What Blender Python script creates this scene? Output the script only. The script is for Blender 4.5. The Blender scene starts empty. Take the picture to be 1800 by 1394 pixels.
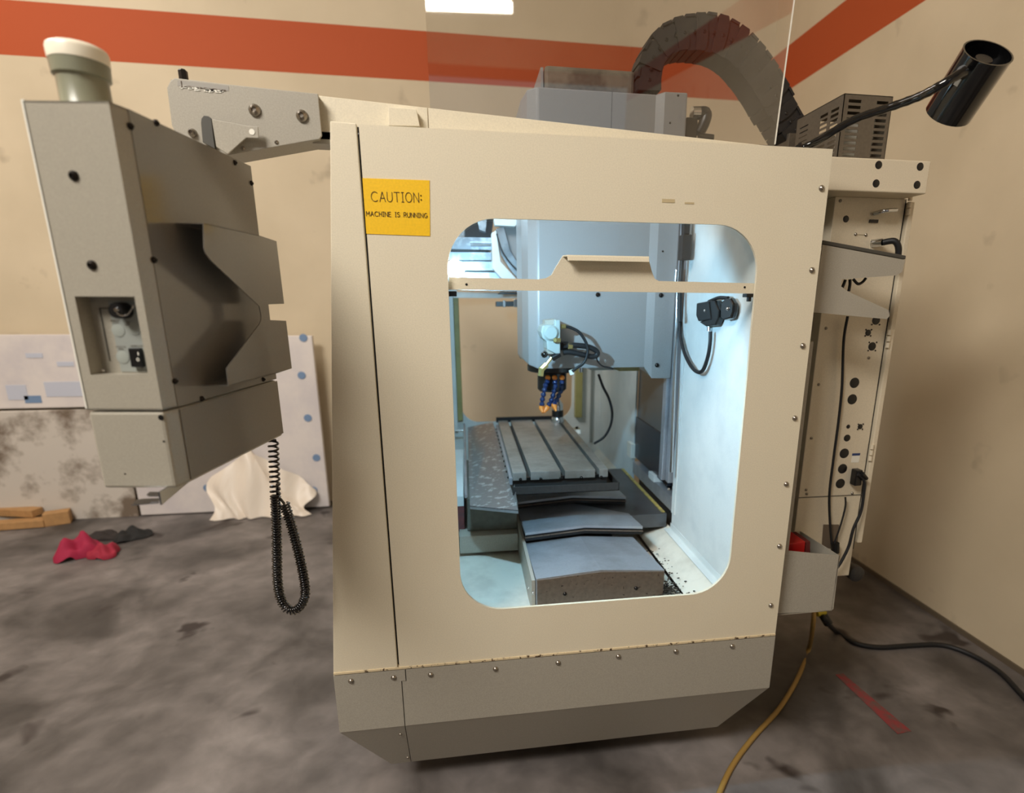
import bpy, math, random
from mathutils import Vector, Matrix
from mathutils.geometry import tessellate_polygon
random.seed(7)
C = bpy.context.scene
col = C.collection

# ------------------------------------------------------------------ camera
F, PITCH, YAW, ROLL, CX, CY, H = 981.3, .25568, .15375, .00495, 973.5, 788.9, 1.5
cp, sp, cy_, sy, cr, sr = math.cos(PITCH), math.sin(PITCH), math.cos(YAW), math.sin(YAW), math.cos(ROLL), math.sin(ROLL)
FWD = Vector((sy*cp, cy_*cp, -sp)); RI0 = Vector((cy_, -sy, 0)); UP0 = RI0.cross(FWD)
RI = RI0*cr + UP0*sr; UP = UP0*cr - RI0*sr
EYE = Vector((0, 0, H))
cam = bpy.data.cameras.new('camera'); cam_o = bpy.data.objects.new('camera', cam); col.objects.link(cam_o)
cam_o.matrix_world = Matrix(((RI.x, UP.x, -FWD.x, 0), (RI.y, UP.y, -FWD.y, 0), (RI.z, UP.z, -FWD.z, H), (0, 0, 0, 1)))
cam.sensor_width = 36; cam.lens = F/1800*36
cam.shift_x = (900-CX)/1800; cam.shift_y = (CY-697)/1800
cam.clip_start = .05
cam.dof.use_dof = True; cam.dof.focus_distance = 1.5; cam.dof.aperture_fstop = 1.95
C.camera = cam_o

# ------------------------------------------------------------------ world, lights, exposure
C.view_settings.view_transform = 'Standard'; C.view_settings.look = 'None'
C.view_settings.gamma = 1; C.view_settings.use_curve_mapping = False
C.view_settings.exposure = 0
w = bpy.data.worlds.new('world'); C.world = w; w.use_nodes = True
w.node_tree.nodes['Background'].inputs[0].default_value = (.85, .92, 1, 1)
w.node_tree.nodes['Background'].inputs[1].default_value = .22

def area(name, loc, target, sx, sy_, power, color):
    l = bpy.data.lights.new(name, 'AREA'); l.shape = 'RECTANGLE'; l.size = sx; l.size_y = sy_
    l.energy = power; l.color = color
    o = bpy.data.objects.new(name, l); col.objects.link(o); o.location = loc
    o.rotation_euler = (Vector(target)-Vector(loc)).to_track_quat('-Z', 'Y').to_euler()
    return o
WARM = (1, .945, .87)
area('unseen_ceiling_light', (-2.0, -.7, 4.45), (.1, 1.9, 1.1), 1.6, 1.6, 305, WARM)  # overhead room light, unseen, no lamp modelled
area('unseen_ceiling_light', (-3.0, 2.4, 4.45), (-3.0, 2.4, 0), 1.4, 1.4, 60, WARM)  # unseen light added to wash the back wall, no lamp there
LED = (.40, .74, 1)

# ------------------------------------------------------------------ helpers
def ray(px, py): return FWD + RI*((px-CX)/F) - UP*((py-CY)/F)
def on(ax, val, px, py):
    d = ray(px, py); t = (val-EYE[ax])/d[ax]; return EYE + d*t
def PX(v, px, py): return on(0, v, px, py)
def PY(v, px, py): return on(1, v, px, py)
def PZ(v, px, py): return on(2, v, px, py)
def PP(p, n, px, py):
    d = ray(px, py); t = (p-EYE).dot(n)/d.dot(n); return EYE + d*t
V = Vector
def lin(c): return tuple(((x/255)/12.92 if x/255 <= .04045 else ((x/255+.055)/1.055)**2.4) for x in c)+(1,)

def mat(name, rgb, rough=.5, metal=0, speck=0, sscale=400, bump=0, spec=.5, blot=0, bscale=3, blotcol=None, blo=.45, bhi=.62, coat=0):
    m = bpy.data.materials.new(name); m.use_nodes = True; nt = m.node_tree; N = nt.nodes; L = nt.links
    b = N['Principled BSDF']; b.inputs['Roughness'].default_value = rough; b.inputs['Metallic'].default_value = metal
    b.inputs['Specular IOR Level'].default_value = spec; b.inputs['Coat Weight'].default_value = coat
    b.inputs['Base Color'].default_value = lin(rgb)
    tc = N.new('ShaderNodeTexCoord'); last = None
    if speck or bump:
        n = N.new('ShaderNodeTexNoise'); n.inputs['Scale'].default_value = sscale; n.inputs['Detail'].default_value = 2
        L.new(tc.outputs['Object'], n.inputs['Vector'])
        r = N.new('ShaderNodeValToRGB'); c = lin(rgb)
        r.color_ramp.elements[0].position = .3; r.color_ramp.elements[1].position = .7
        r.color_ramp.elements[0].color = tuple(x*(1-speck) for x in c[:3])+(1,)
        r.color_ramp.elements[1].color = tuple(min(1, x*(1+speck)) for x in c[:3])+(1,)
        L.new(n.outputs['Fac'], r.inputs['Fac']); last = r.outputs['Color']
        if bump:
            bp = N.new('ShaderNodeBump'); bp.inputs['Strength'].default_value = bump; bp.inputs['Distance'].default_value = .001
            L.new(n.outputs['Fac'], bp.inputs['Height']); L.new(bp.outputs['Normal'], b.inputs['Normal'])
    if blot:
        n2 = N.new('ShaderNodeTexNoise'); n2.inputs['Scale'].default_value = bscale; n2.inputs['Detail'].default_value = 6
        n2.inputs['Roughness'].default_value = .6
        L.new(tc.outputs['Object'], n2.inputs['Vector'])
        r2 = N.new('ShaderNodeMapRange'); r2.inputs[1].default_value = blo; r2.inputs[2].default_value = bhi
        r2.inputs[3].default_value = 0; r2.inputs[4].default_value = blot
        L.new(n2.outputs['Fac'], r2.inputs[0])
        mx = N.new('ShaderNodeMixRGB'); L.new(r2.outputs[0], mx.inputs[0])
        if last: L.new(last, mx.inputs[1])
        else: mx.inputs[1].default_value = lin(rgb)
        mx.inputs[2].default_value = lin(blotcol); last = mx.outputs[0]
    if last: L.new(last, b.inputs['Base Color'])
    return m
def emit(name, rgb, s):
    m = bpy.data.materials.new(name); m.use_nodes = True; nt = m.node_tree; nt.nodes.clear()
    e = nt.nodes.new('ShaderNodeEmission'); e.inputs[0].default_value = rgb+(1,); e.inputs[1].default_value = s
    o = nt.nodes.new('ShaderNodeOutputMaterial'); nt.links.new(e.outputs[0], o.inputs[0]); return m
def clear(name, fac, rough=.02, tint=(1, 1, 1, 1)):
    m = bpy.data.materials.new(name); m.use_nodes = True; nt = m.node_tree; nt.nodes.clear(); N = nt.nodes; L = nt.links
    t = N.new('ShaderNodeBsdfTransparent'); t.inputs[0].default_value = tint
    g = N.new('ShaderNodeBsdfGlossy'); g.inputs['Roughness'].default_value = rough
    mx = N.new('ShaderNodeMixShader'); mx.inputs[0].default_value = fac
    o = N.new('ShaderNodeOutputMaterial'); L.new(t.outputs[0], mx.inputs[1]); L.new(g.outputs[0], mx.inputs[2]); L.new(mx.outputs[0], o.inputs[0])
    return m

class G:
    def __init__(s): s.v = []; s.f = []
    def add(s, vs, fs):
        n = len(s.v); s.v += [V(p) for p in vs]; s.f += [tuple(i+n for i in f) for f in fs]; return s
    def box(s, a, b):
        x0, y0, z0 = a; x1, y1, z1 = b
        return s.add([(x0,y0,z0),(x1,y0,z0),(x1,y1,z0),(x0,y1,z0),(x0,y0,z1),(x1,y0,z1),(x1,y1,z1),(x0,y1,z1)],
            [(0,3,2,1),(4,5,6,7),(0,1,5,4),(1,2,6,5),(2,3,7,6),(3,0,4,7)])
    def obox(s, c, ax, ay, az):   # half axes
        c = V(c); ax = V(ax); ay = V(ay); az = V(az)
        vs = [c+ax*i+ay*j+az*k for k in (-1, 1) for i, j in ((-1,-1),(1,-1),(1,1),(-1,1))]
        return s.add(vs, [(0,3,2,1),(4,5,6,7),(0,1,5,4),(1,2,6,5),(2,3,7,6),(3,0,4,7)])
    def prism(s, poly, vec):
        vec = V(vec); n = len(poly); vs = [V(p) for p in poly]+[V(p)+vec for p in poly]
        return s.add(vs, [tuple(range(n))[::-1], tuple(range(n, 2*n))]+[(i, (i+1) % n, n+(i+1) % n, n+i) for i in range(n)])
    def holed(s, outer, holes, vec):
        loops = [[V(p) for p in l] for l in [outer]+holes]; vec = V(vec)
        tris = tessellate_polygon(loops); flat = [p for l in loops for p in l]; n = len(flat)
        fs = [tuple(t) for t in tris]+[tuple(i+n for i in t[::-1]) for t in tris]
        k = 0
        for l in loops:
            m = len(l)
            for i in range(m): fs.append((k+i, k+(i+1) % m, n+k+(i+1) % m, n+k+i))
            k += m
        return s.add(flat+[p+vec for p in flat], fs)
    def loft(s, a, b, cap=True):
        n = len(a)
        fs = [(i, (i+1) % n, n+(i+1) % n, n+i) for i in range(n)]
        if cap: fs += [tuple(range(n))[::-1], tuple(range(n, 2*n))]
        return s.add(list(a)+list(b), fs)
    def lathe(s, p0, axis, prof, n=20, cap0=True, cap1=True):
        p0 = V(p0); ax = V(axis).normalized(); t = V((0, 0, 1)) if abs(ax.z) < .9 else V((1, 0, 0))
        a = ax.cross(t).normalized(); b = ax.cross(a); vs = []
        for h, r in prof:
            for i in range(n):
                q = 2*math.pi*i/n; vs.append(p0+ax*h+a*(r*math.cos(q))+b*(r*math.sin(q)))
        fs = []
        for k in range(len(prof)-1):
            for i in range(n): j = (i+1) % n; fs.append((k*n+i, k*n+j, (k+1)*n+j, (k+1)*n+i))
        if cap0: fs.append(tuple(range(n))[::-1])
        if cap1: fs.append(tuple(range((len(prof)-1)*n, len(prof)*n)))
        return s.add(vs, fs)
    def cyl(s, p0, p1, r, r1=None, n=16):
        p0 = V(p0); p1 = V(p1); return s.lathe(p0, p1-p0, [(0, r), ((p1-p0).length, r if r1 is None else r1)], n)
    def tube(s, pts, r, n=8):
        pts = [V(p) for p in pts]; vs = []; fs = []; up = None
        for k, p in enumerate(pts):
            d = (pts[min(k+1, len(pts)-1)]-pts[max(k-1, 0)]).normalized()
            if up is None: t = V((0, 0, 1)) if abs(d.z) < .9 else V((1, 0, 0)); up = d.cross(t).normalized()
            up = (up-d*up.dot(d)).normalized(); b = d.cross(up); rr = r[k] if isinstance(r, (list, tuple)) else r
            for i in range(n): q = 2*math.pi*i/n; vs.append(p+up*(rr*math.cos(q))+b*(rr*math.sin(q)))
        for k in range(len(pts)-1):
            for i in range(n): j = (i+1) % n; fs.append((k*n+i, k*n+j, (k+1)*n+j, (k+1)*n+i))
        fs += [tuple(range(n))[::-1], tuple(range((len(pts)-1)*n, len(pts)*n))]
        return s.add(vs, fs)
    def sheet(s, pts, nu, nv):    # pts[v][u] grid
        vs = [p for row in pts for p in row]
        return s.add(vs, [(j*nu+i, j*nu+i+1, (j+1)*nu+i+1, (j+1)*nu+i) for j in range(nv-1) for i in range(nu-1)])
    def mesh(s, name, m, org):
        me = bpy.data.meshes.new(name); me.from_pydata([tuple(p-org) for p in s.v], [], s.f); me.validate()
        import bmesh
        bm = bmesh.new(); bm.from_mesh(me); bmesh.ops.recalc_face_normals(bm, faces=bm.faces[:]); bm.to_mesh(me); bm.free()
        me.materials.append(m); return me
    def build(s, name, m, parent=None, smooth=None, bevel=0, kind=None, label=None, org=None, cat=None, group=None):
        if parent is not None: o_org = WORLD[parent.name]
        elif org is not None: o_org = V(org)
        else:
            xs = [p.x for p in s.v]; ys = [p.y for p in s.v]; zs = [p.z for p in s.v]
            o_org = V(((min(xs)+max(xs))/2, (min(ys)+max(ys))/2, min(zs)))
        me = s.mesh(name, m, o_org)
        o = bpy.data.objects.new(name, me); col.objects.link(o)
        if parent is not None: o.parent = parent
        else: o.location = o_org
        WORLD[o.name] = o_org
        if smooth is not None:
            for p in me.polygons: p.use_smooth = True
            me.set_sharp_from_angle(angle=math.radians(smooth))
        if bevel:
            b = o.modifiers.new('bevel', 'BEVEL'); b.width = bevel; b.segments = 2; b.limit_method = 'ANGLE'; b.angle_limit = math.radians(35)
        if kind: o['kind'] = kind
        if label: o['label'] = label
        if cat: o['category'] = cat
        if group: o['group'] = group
        return o
WORLD = {}
def thing(name, label, cat, loc, group=None):
    o = bpy.data.objects.new(name, None); col.objects.link(o); o.location = loc; WORLD[o.name] = V(loc)
    o['label'] = label; o['category'] = cat; o.empty_display_size = .05
    if group: o['group'] = group
    return o
_bm = {}
def bolt(parent, p, n=(0, -1, 0), r=.006, m=None, name='bolt', h=None):
    m = m or M_bolt; key = (name, tuple(n), r, m.name, h)
    if key not in _bm:
        h_ = h or r*.75
        g = G().lathe((0, 0, 0), n, [(-.002, r), (0, r), (h_*.45, r*.92), (h_*.8, r*.6), (h_, r*.42), (h_*.62, r*.3)], 12)
        me = g.mesh(name, m, V((0, 0, 0)))
        for q in me.polygons: q.use_smooth = True
        me.set_sharp_from_angle(angle=math.radians(50)); _bm[key] = me
    o = bpy.data.objects.new(name, _bm[key]); col.objects.link(o)
    o.parent = parent; o.location = V(p)-WORLD[parent.name]; WORLD[o.name] = V(p); return o
def plug(parent, p, n, r, m=None, name='hole_plug', h=.002, el=None):
    g = G().lathe(V(p)-V(n)*.001, n, [(0, r), (h*.6, r), (h, r*.85)], 20); return g.build(name, m or M_black, parent, smooth=40)
def rounded(x0, x1, z0, z1, r, n=8):
    out = []
    for cx, cz, a0 in ((x1-r, z1-r, 0), (x0+r, z1-r, 90), (x0+r, z0+r, 180), (x1-r, z0+r, 270)):
        for k in range(n+1): a = math.radians(a0+90*k/n); out.append((cx+r*math.cos(a), cz+r*math.sin(a)))
    return out
def smooth_path(pts, k=6):
    out = []; P = [pts[0]]+list(pts)+[pts[-1]]; P = [V(p) for p in P]
    for i in range(1, len(P)-2):
        p0, p1, p2, p3 = P[i-1:i+3]
        for j in range(k):
            t = j/k; out.append(.5*((2*p1)+(p2-p0)*t+(2*p0-5*p1+4*p2-p3)*t*t+(3*p1-p0-3*p2+p3)*t**3))
    out.append(P[-2]); return out

# ------------------------------------------------------------------ materials
M_cream = mat('cream_powder_coat', (226, 216, 192), .42, speck=.05, sscale=320, bump=.12, blot=.18, bscale=1.6, blotcol=(214, 198, 168))
M_gray = mat('grey_powder_coat', (164, 158, 145), .4, speck=.07, sscale=320, bump=.12)
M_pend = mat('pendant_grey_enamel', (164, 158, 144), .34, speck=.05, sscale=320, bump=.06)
M_pend_shaded = mat('pendant_enamel_shaded', (118, 114, 108), .16, speck=.03, sscale=300, spec=.6)  # pendant grey darkened, painting shade onto the side faces and holder
M_cab = mat('cabinet_offwhite', (216, 204, 180), .42, speck=.05, sscale=320, bump=.1)
M_int = mat('interior_white_enamel', (214, 220, 218), .38, speck=.03, sscale=260, blot=.5, bscale=5, blotcol=(188, 196, 196))
M_valve = mat('valve_grey_enamel', (160, 170, 166), .45)
M_head = mat('head_cover_enamel', (140, 140, 139), .33, speck=.04, sscale=300, bump=.05)
M_black = mat('black_plastic', (16, 16, 17), .35)
M_blackgloss = mat('black_gloss_enamel', (12, 12, 13), .12, coat=.5)
M_rubber = mat('black_rubber', (22, 22, 24), .55)
M_dark = mat('dark_casting', (48, 46, 44), .5, speck=.15, sscale=90)
M_chain = mat('cable_chain_plastic', (34, 32, 31), .62, speck=.2, sscale=120)
M_motor = mat('dusty_motor_block', (88, 80, 68), .8, speck=.25, sscale=60, bump=.5, blot=.6, bscale=12, blotcol=(130, 120, 104))
M_bolt = mat('bolt_steel', (165, 158, 148), .3, metal=1)
M_boltdark = mat('black_oxide_steel', (50, 46, 44), .35, metal=.9)
M_chrome = mat('chrome', (215, 218, 222), .12, metal=1)
M_steel = mat('ground_steel', (168, 165, 158), .42, metal=.5, speck=.08, sscale=60, blot=.6, bscale=7, blotcol=(128, 122, 112))
M_sheet = mat('stainless_sheet', (178, 182, 188), .38, metal=.55, speck=.05, sscale=150, blot=.5, bscale=7, blotcol=(140, 140, 144))
M_sheetdark = mat('oiled_dark_sheet', (96, 97, 100), .3, metal=.6, blot=.5, bscale=6, blotcol=(74, 74, 76))
M_worn = mat('scuffed_sheet', (135, 130, 128), .38, metal=.5, speck=.08, sscale=150, blot=.7, bscale=38, blotcol=(205, 206, 208), blo=.56, bhi=.62)
M_rust = mat('rust_flecked_steel', (112, 98, 86), .55, metal=.4, speck=.12, sscale=90, blot=.9, bscale=85, blotcol=(52, 38, 32), blo=.63, bhi=.69)
M_slot = mat('oily_slot', (20, 20, 20), .3)
M_brass = mat('brass', (176, 160, 104), .32, metal=.85)
M_blue = mat('blue_hose_plastic', (18, 42, 86), .35)
M_orange = mat('orange_nozzle_plastic', (240, 140, 50), .4)
M_strip = mat('yellowed_strip', (150, 146, 92), .5, blot=.4, bscale=12, blotcol=(120, 112, 62))
M_yellow = mat('caution_yellow', (246, 196, 20), .5, speck=.05, sscale=200)
M_ink = mat('sign_ink', (70, 45, 10), .6)
M_redbox = mat('red_box_card', (170, 18, 18), .45)
M_white = mat('white_plastic', (235, 232, 220), .4)
M_beacon = mat('beacon_grey_green', (134, 134, 114), .28)
M_beaconcap = mat('beacon_lens', (240, 232, 212), .3)
M_grille = mat('zinc_grille', (104, 96, 84), .5, metal=.35, speck=.1, sscale=120)
M_recess = mat('switch_plate', (150, 154, 148), .4)
M_hoseY = mat('yellow_air_hose', (160, 128, 66), .5)
M_caulk = mat('old_caulk', (214, 196, 160), .8, blot=1, bscale=60, blotcol=(80, 60, 40), blo=.56, bhi=.6)
M_clear = clear('clear_polycarbonate', .06)
M_acryl = clear('clear_acrylic_sheet', .15)
M_darktone = mat('dark_tone', (70, 68, 62), .6)  # dark tone for seams, flanges and the painted shade in the rear gap

# ------------------------------------------------------------------ the room
XR, YB, ZC, XL, YF = 2.262, 4.32, 4.6, -4.6, -5.6
def wall_mat():
    m = bpy.data.materials.new('painted_wall'); m.use_nodes = True; nt = m.node_tree; N = nt.nodes; L = nt.links
    b = N['Principled BSDF']; b.inputs['Roughness'].default_value = .75
    ge = N.new('ShaderNodeNewGeometry'); sx = N.new('ShaderNodeSeparateXYZ'); L.new(ge.outputs['Position'], sx.inputs[0])
    gt = N.new('ShaderNodeMath'); gt.operation = 'GREATER_THAN'; gt.inputs[1].default_value = 2.932; L.new(sx.outputs[2], gt.inputs[0])
    lt = N.new('ShaderNodeMath'); lt.operation = 'LESS_THAN'; lt.inputs[1].default_value = 3.222; L.new(sx.outputs[2], lt.inputs[0])
    mu = N.new('ShaderNodeMath'); mu.operation = 'MULTIPLY'; L.new(gt.outputs[0], mu.inputs[0]); L.new(lt.outputs[0], mu.inputs[1])
    n = N.new('ShaderNodeTexNoise'); n.inputs['Scale'].default_value = 1.3; n.inputs['Detail'].default_value = 5; L.new(ge.outputs['Position'], n.inputs['Vector'])
    r = N.new('ShaderNodeValToRGB'); r.color_ramp.elements[0].position = .35; r.color_ramp.elements[1].position = .65
    r.color_ramp.elements[0].color = lin((200, 184, 156)); r.color_ramp.elements[1].color = lin((214, 198, 170)); L.new(n.outputs['Fac'], r.inputs['Fac'])
    n2 = N.new('ShaderNodeTexNoise'); n2.inputs['Scale'].default_value = 5; n2.inputs['Detail'].default_value = 3; L.new(ge.outputs['Position'], n2.inputs['Vector'])
    r2 = N.new('ShaderNodeMapRange'); r2.inputs[1].default_value = .66; r2.inputs[2].default_value = .76; r2.inputs[4].default_value = .35; L.new(n2.outputs['Fac'], r2.inputs[0])
    sm = N.new('ShaderNodeMixRGB'); L.new(r2.outputs[0], sm.inputs[0]); L.new(r.outputs['Color'], sm.inputs[1]); sm.inputs[2].default_value = lin((120, 104, 84))
    mx = N.new('ShaderNodeMixRGB'); L.new(mu.outputs[0], mx.inputs[0]); L.new(sm.outputs[0], mx.inputs[1]); mx.inputs[2].default_value = lin((176, 76, 30))
    L.new(mx.outputs[0], b.inputs['Base Color']); return m
def floor_mat():
    m = bpy.data.materials.new('stained_concrete'); m.use_nodes = True; nt = m.node_tree; N = nt.nodes; L = nt.links
    b = N['Principled BSDF']; b.inputs['Roughness'].default_value = .55
    ge = N.new('ShaderNodeNewGeometry')
    def noise(s, d, lo, hi, a, c):
        n = N.new('ShaderNodeTexNoise'); n.inputs['Scale'].default_value = s; n.inputs['Detail'].default_value = d; n.inputs['Distortion'].default_value = .4
        L.new(ge.outputs['Position'], n.inputs['Vector'])
        r = N.new('ShaderNodeValToRGB'); r.color_ramp.elements[0].position = lo; r.color_ramp.elements[1].position = hi
        r.color_ramp.elements[0].color = a; r.color_ramp.elements[1].color = c; L.new(n.outputs['Fac'], r.inputs['Fac']); return r.outputs['Color'], n.outputs['Fac']
    a, fa = noise(2.0, 8, .36, .66, lin((78, 73, 70)), lin((142, 135, 132)))
    c, fc = noise(9, 6, .3, .7, (.55, .55, .55, 1), (1, 1, 1, 1))
    mx = N.new('ShaderNodeMixRGB'); mx.blend_type = 'MULTIPLY'; mx.inputs[0].default_value = .8; L.new(a, mx.inputs[1]); L.new(c, mx.inputs[2])
    d, fd = noise(3.3, 3, .64, .70, (0, 0, 0, 1), (1, 1, 1, 1))
    m2 = N.new('ShaderNodeMixRGB'); L.new(d, m2.inputs[0]); L.new(mx.outputs[0], m2.inputs[1]); m2.inputs[2].default_value = lin((52, 44, 42))
    L.new(m2.outputs[0], b.inputs['Base Color'])
    bp = N.new('ShaderNodeBump'); bp.inputs['Strength'].default_value = .2; L.new(fc, bp.inputs['Height']); L.new(bp.outputs[0], b.inputs['Normal'])
    return m
M_wall = wall_mat(); M_floor = floor_mat()
M_ceil = mat('ceiling_paint', (205, 195, 178), .8)
G().box((XL, YF, -.1), (XR, YB, 0)).build('floor', M_floor, kind='structure')
G().box((XL-.1, YB, 0), (XR+.1, YB+.1, ZC)).build('wall_back', M_wall, kind='structure')
G().box((XR, YF, 0), (XR+.1, YB, ZC)).build('wall_right', M_wall, kind='structure')
G().box((XL-.1, YF, 0), (XL, YB, ZC)).build('wall_left', M_wall, kind='structure')
G().box((XL, YF, ZC), (XR, YB, ZC+.1)).build('ceiling', M_ceil, kind='structure')
# header above the open bay door behind the camera
G().box((XL, YF-.1, 3.1), (XR, YF, ZC)).build('wall_front', M_wall, kind='structure')
G().box((XR-.012, YF+.05, 0), (XR-.001, YB-.012, .025)).build('dirt_line_right', mat('dirty_base', (96, 84, 68), .7), kind='structure')  # added strip standing in for the dirt line at the wall foot

# ------------------------------------------------------------------ milling machine
D = 1.4
XL0, XR0 = -.2165, .9115
ZT, ZB, ZS = 1.873, .514, .323
mill = thing('milling_machine', 'large cream and grey enclosed milling machine with rounded side window', 'machine', (.27, 2.4, 0))
TH = .02
# side panel with the rounded window
wx0, wx1, wz0, wz1 = -.038, .741, .672, 1.690
hole = [(x, D, z) for x, z in rounded(wx0, wx1, wz0, wz1, .115, 10)]
outer = [(XL0+.001, D, ZB), (XR0, D, ZB), (XR0, D, ZT-.002), (XL0+.001, D, ZT)]
pan = G().holed(outer, [hole], (0, TH*.4, 0)).build('side_panel', M_cream, mill)
for px, py in ((1444, 331), (1427, 475), (1411, 608), (1397, 735), (1382, 851), (1370, 960), (1355, 1064)):
    bolt(pan, PY(D, px, py), r=.0078)
for px, py in ((908, 277), (1234, 291), (631, 236)):
    plug(pan, PY(D, px, py), (0, -1, 0), .0028, name='drill_hole', h=.0006)
for i, (px, py, a, b) in enumerate(((1175, 353, .016, .004), (1212, 357, .012, .002))):
    p = PY(D-.0008, px, py); G().box((p.x-a, D-.0008, p.z-b), (p.x+a, D+.001, p.z+b)).build('scuff_mark', mat('scuff', (196, 178, 140), .7), pan)
# panel edge flange behind (thickness towards the interior)
G().box((XR0-.012, D+.008, ZB), (XR0, D+.05, ZT-.004)).box((XL0, D+.008, ZT-.03), (XR0, D+.04, ZT-.018)).build('panel_flange', M_cream, mill)
# corner panel left of the seam
a1 = PY(D, 580, 213); a2 = PY(D, 628, 218); b1 = PY(D, 586, 1185); b2 = PY(D, 697, 1173)
cpn = G().prism([(a1.x, D, ZT+.004), (XL0-.004, D, ZT+.002), (XL0-.004, D, ZB), (b1.x, D, ZB)], (0, .012, 0)).build('corner_panel', M_cream, mill, bevel=.002)
# front enclosure (faces left)
g = G().add([(a1.x, D+.012, ZT), (b1.x, D+.012, ZB), (b1.x, 3.38, ZB), (a1.x, 3.38, ZT)], [(0, 1, 2, 3)])
g.v += [p+V((.01, 0, 0)) for p in g.v[:4]]; g.f += [(7, 6, 5, 4), (0, 4, 5, 1), (2, 6, 7, 3), (0, 3, 7, 4), (1, 5, 6, 2)]
g.build('front_panel', M_cream, mill)
G().box((XL0-.02, D+.012, ZB), (XL0+.02, D+.016, ZT-.002)).build('seam_backing', M_black, mill)
# base skirts
G().box((b1.x+.004, D+.002, ZB-.006), (XR0-.004, D+.014, ZB+.004)).build('caulk_line', M_caulk, mill)
G().box((b1.x+.001, D-.003, ZB-.003), (XR0-.001, D+.001, ZB+.0025)).build('caulk_bead', M_caulk, mill)
sx = PY(D, 712, 1180).x
zs = ZB-.006
s1 = G().prism([(b1.x, D-.002, zs), (sx, D-.002, zs), (sx, D-.002, zs-.036), (sx-.012, D-.002, zs-.036), (sx-.012, D-.002, ZS), (b1.x, D-.002, ZS)], (0, .012, 0)).build('corner_skirt', M_gray, mill)
s2 = G().prism([(sx+.0025, D-.002, zs), (XR0, D-.002, zs), (XR0, D-.002, ZS), (sx-.0095, D-.002, ZS), (sx-.0095, D-.002, zs-.038), (sx+.0025, D-.002, zs-.038)], (0, .012, 0)).build('side_skirt', M_gray, mill)
for px, py in ((617, 1197), (692, 1191)): bolt(s1, PY(D-.002, px, py), r=.0078)
for px, py in ((757, 1186), (871, 1176), (981, 1165), (1087, 1154), (1188, 1145), (1287, 1136)): bolt(s2, PY(D-.002, px, py), r=.0078)
# lower pan: sloping underside
ZL = .1
lt = [V((b1.x, D, ZS)), V((sx-.011, D, ZS)), V((sx-.011, D, ZS)), V((XR0, D, ZS))]
q0 = PZ(ZL, 688, 1343); q1 = PZ(ZL, 722, 1339); q2 = PZ(ZL, 1250, 1277)
yl = q1.y
low1 = G().prism([(b1.x, D-.001, ZS), (sx-.012, D-.001, ZS), (q1.x, yl, ZL), (q0.x, yl, ZL)], (0, .01, .004)).build('lower_corner_skirt', M_gray, mill)
low2 = G().prism([(sx-.010, D-.001, ZS), (XR0, D-.001, ZS), (q2.x+.02, yl, ZL), (q1.x+.002, yl, ZL)], (0, .01, .004)).build('lower_side_skirt', M_gray, mill)
nn = V((0, -(ZS-ZL), -(yl-D))).normalized()
def lowp(px, py): return PP(V((0, D-.001, ZS)), nn, px, py)
for px, py in ((704, 1291), (717, 1332)): bolt(low1, lowp(px, py), tuple(nn), r=.0055, name='screw')
G().loft([V((b1.x, D+.01, ZS)), V((XR0, D+.01, ZS)), V((XR0, 3.38, ZS)), V((b1.x, 3.38, ZS))],
         [V((q0.x+.005, yl+.01, ZL)), V((q2.x+.015, yl+.01, ZL)), V((q2.x+.015, 3.2, ZL)), V((q0.x+.005, 3.2, ZL))]).build('coolant_tank', M_gray, mill)
G().box((XR0-.012, D+.01, ZS), (XR0-.002, D+.03, ZB)).build('skirt_return', M_gray, mill); G().box((b1.x, D+.012, ZS), (b1.x+.01, 3.38, ZB)).build('skirt_return', M_gray, mill)
G().box((-.12, 1.8, 0), (.66, 3.0, ZL)).build('base_casting', M_dark, mill)
for x, y in ((-.05, 1.72), (.6, 1.72)):
    G().cyl((x, y, 0), (x, y, .02), .05).cyl((x, y, .02), (x, y, ZL), .018).build('levelling_foot', M_dark, mill, smooth=40)
# ---- interior
XW, YFW = .762, 3.15       # column side wall, far wall
YA, YBk = 1.93, 2.46       # opening where the column stands
zf = .655
G().box((XW, D+.01, zf-.05), (XW+.008, YA, 1.86)).build('rear_guard', M_int, mill, bevel=.001)
g = G().box((XW, YBk, zf-.05), (XW+.008, YFW, 1.29))
bw2 = g.build('rear_guard', M_int, mill)
for px, py in ((1188, 662), (1184, 706), (1182, 748), (1180, 791), (1177, 833), (1177, 860)):
    p = PX(XW, px-1, py); bolt(mill, p, (-1, 0, 0), r=.007)
for y in (1.93,):
    G().box((XW-.003, y-.03, .72), (XW, y+.002, 1.86)).build('guard_edge', M_int, mill)
for px, py in ((1048, 664), (1044, 710), (1043, 758)):
    bolt(mill, PX(XW, px+3, py), (-1, 0, 0), r=.007, m=M_boltdark)
# angle flange at the foot of the near guard
fl = G().prism([(XW-.002, 1.42, zf+.022), (XW-.002, YA, zf+.022), (XW-.002, YA, zf), (XW-.002, 1.42, zf)], (-.002, 0, 0)).box((XW-.03, 1.42, zf-.002), (XW, YA, zf)).build('corner_flange', M_int, mill)
for px, py in ((1191, 948), (1220, 978), (1252, 1014)): bolt(fl, PX(XW-.004, px, py), (-1, 0, 0), r=.0065)
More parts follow.
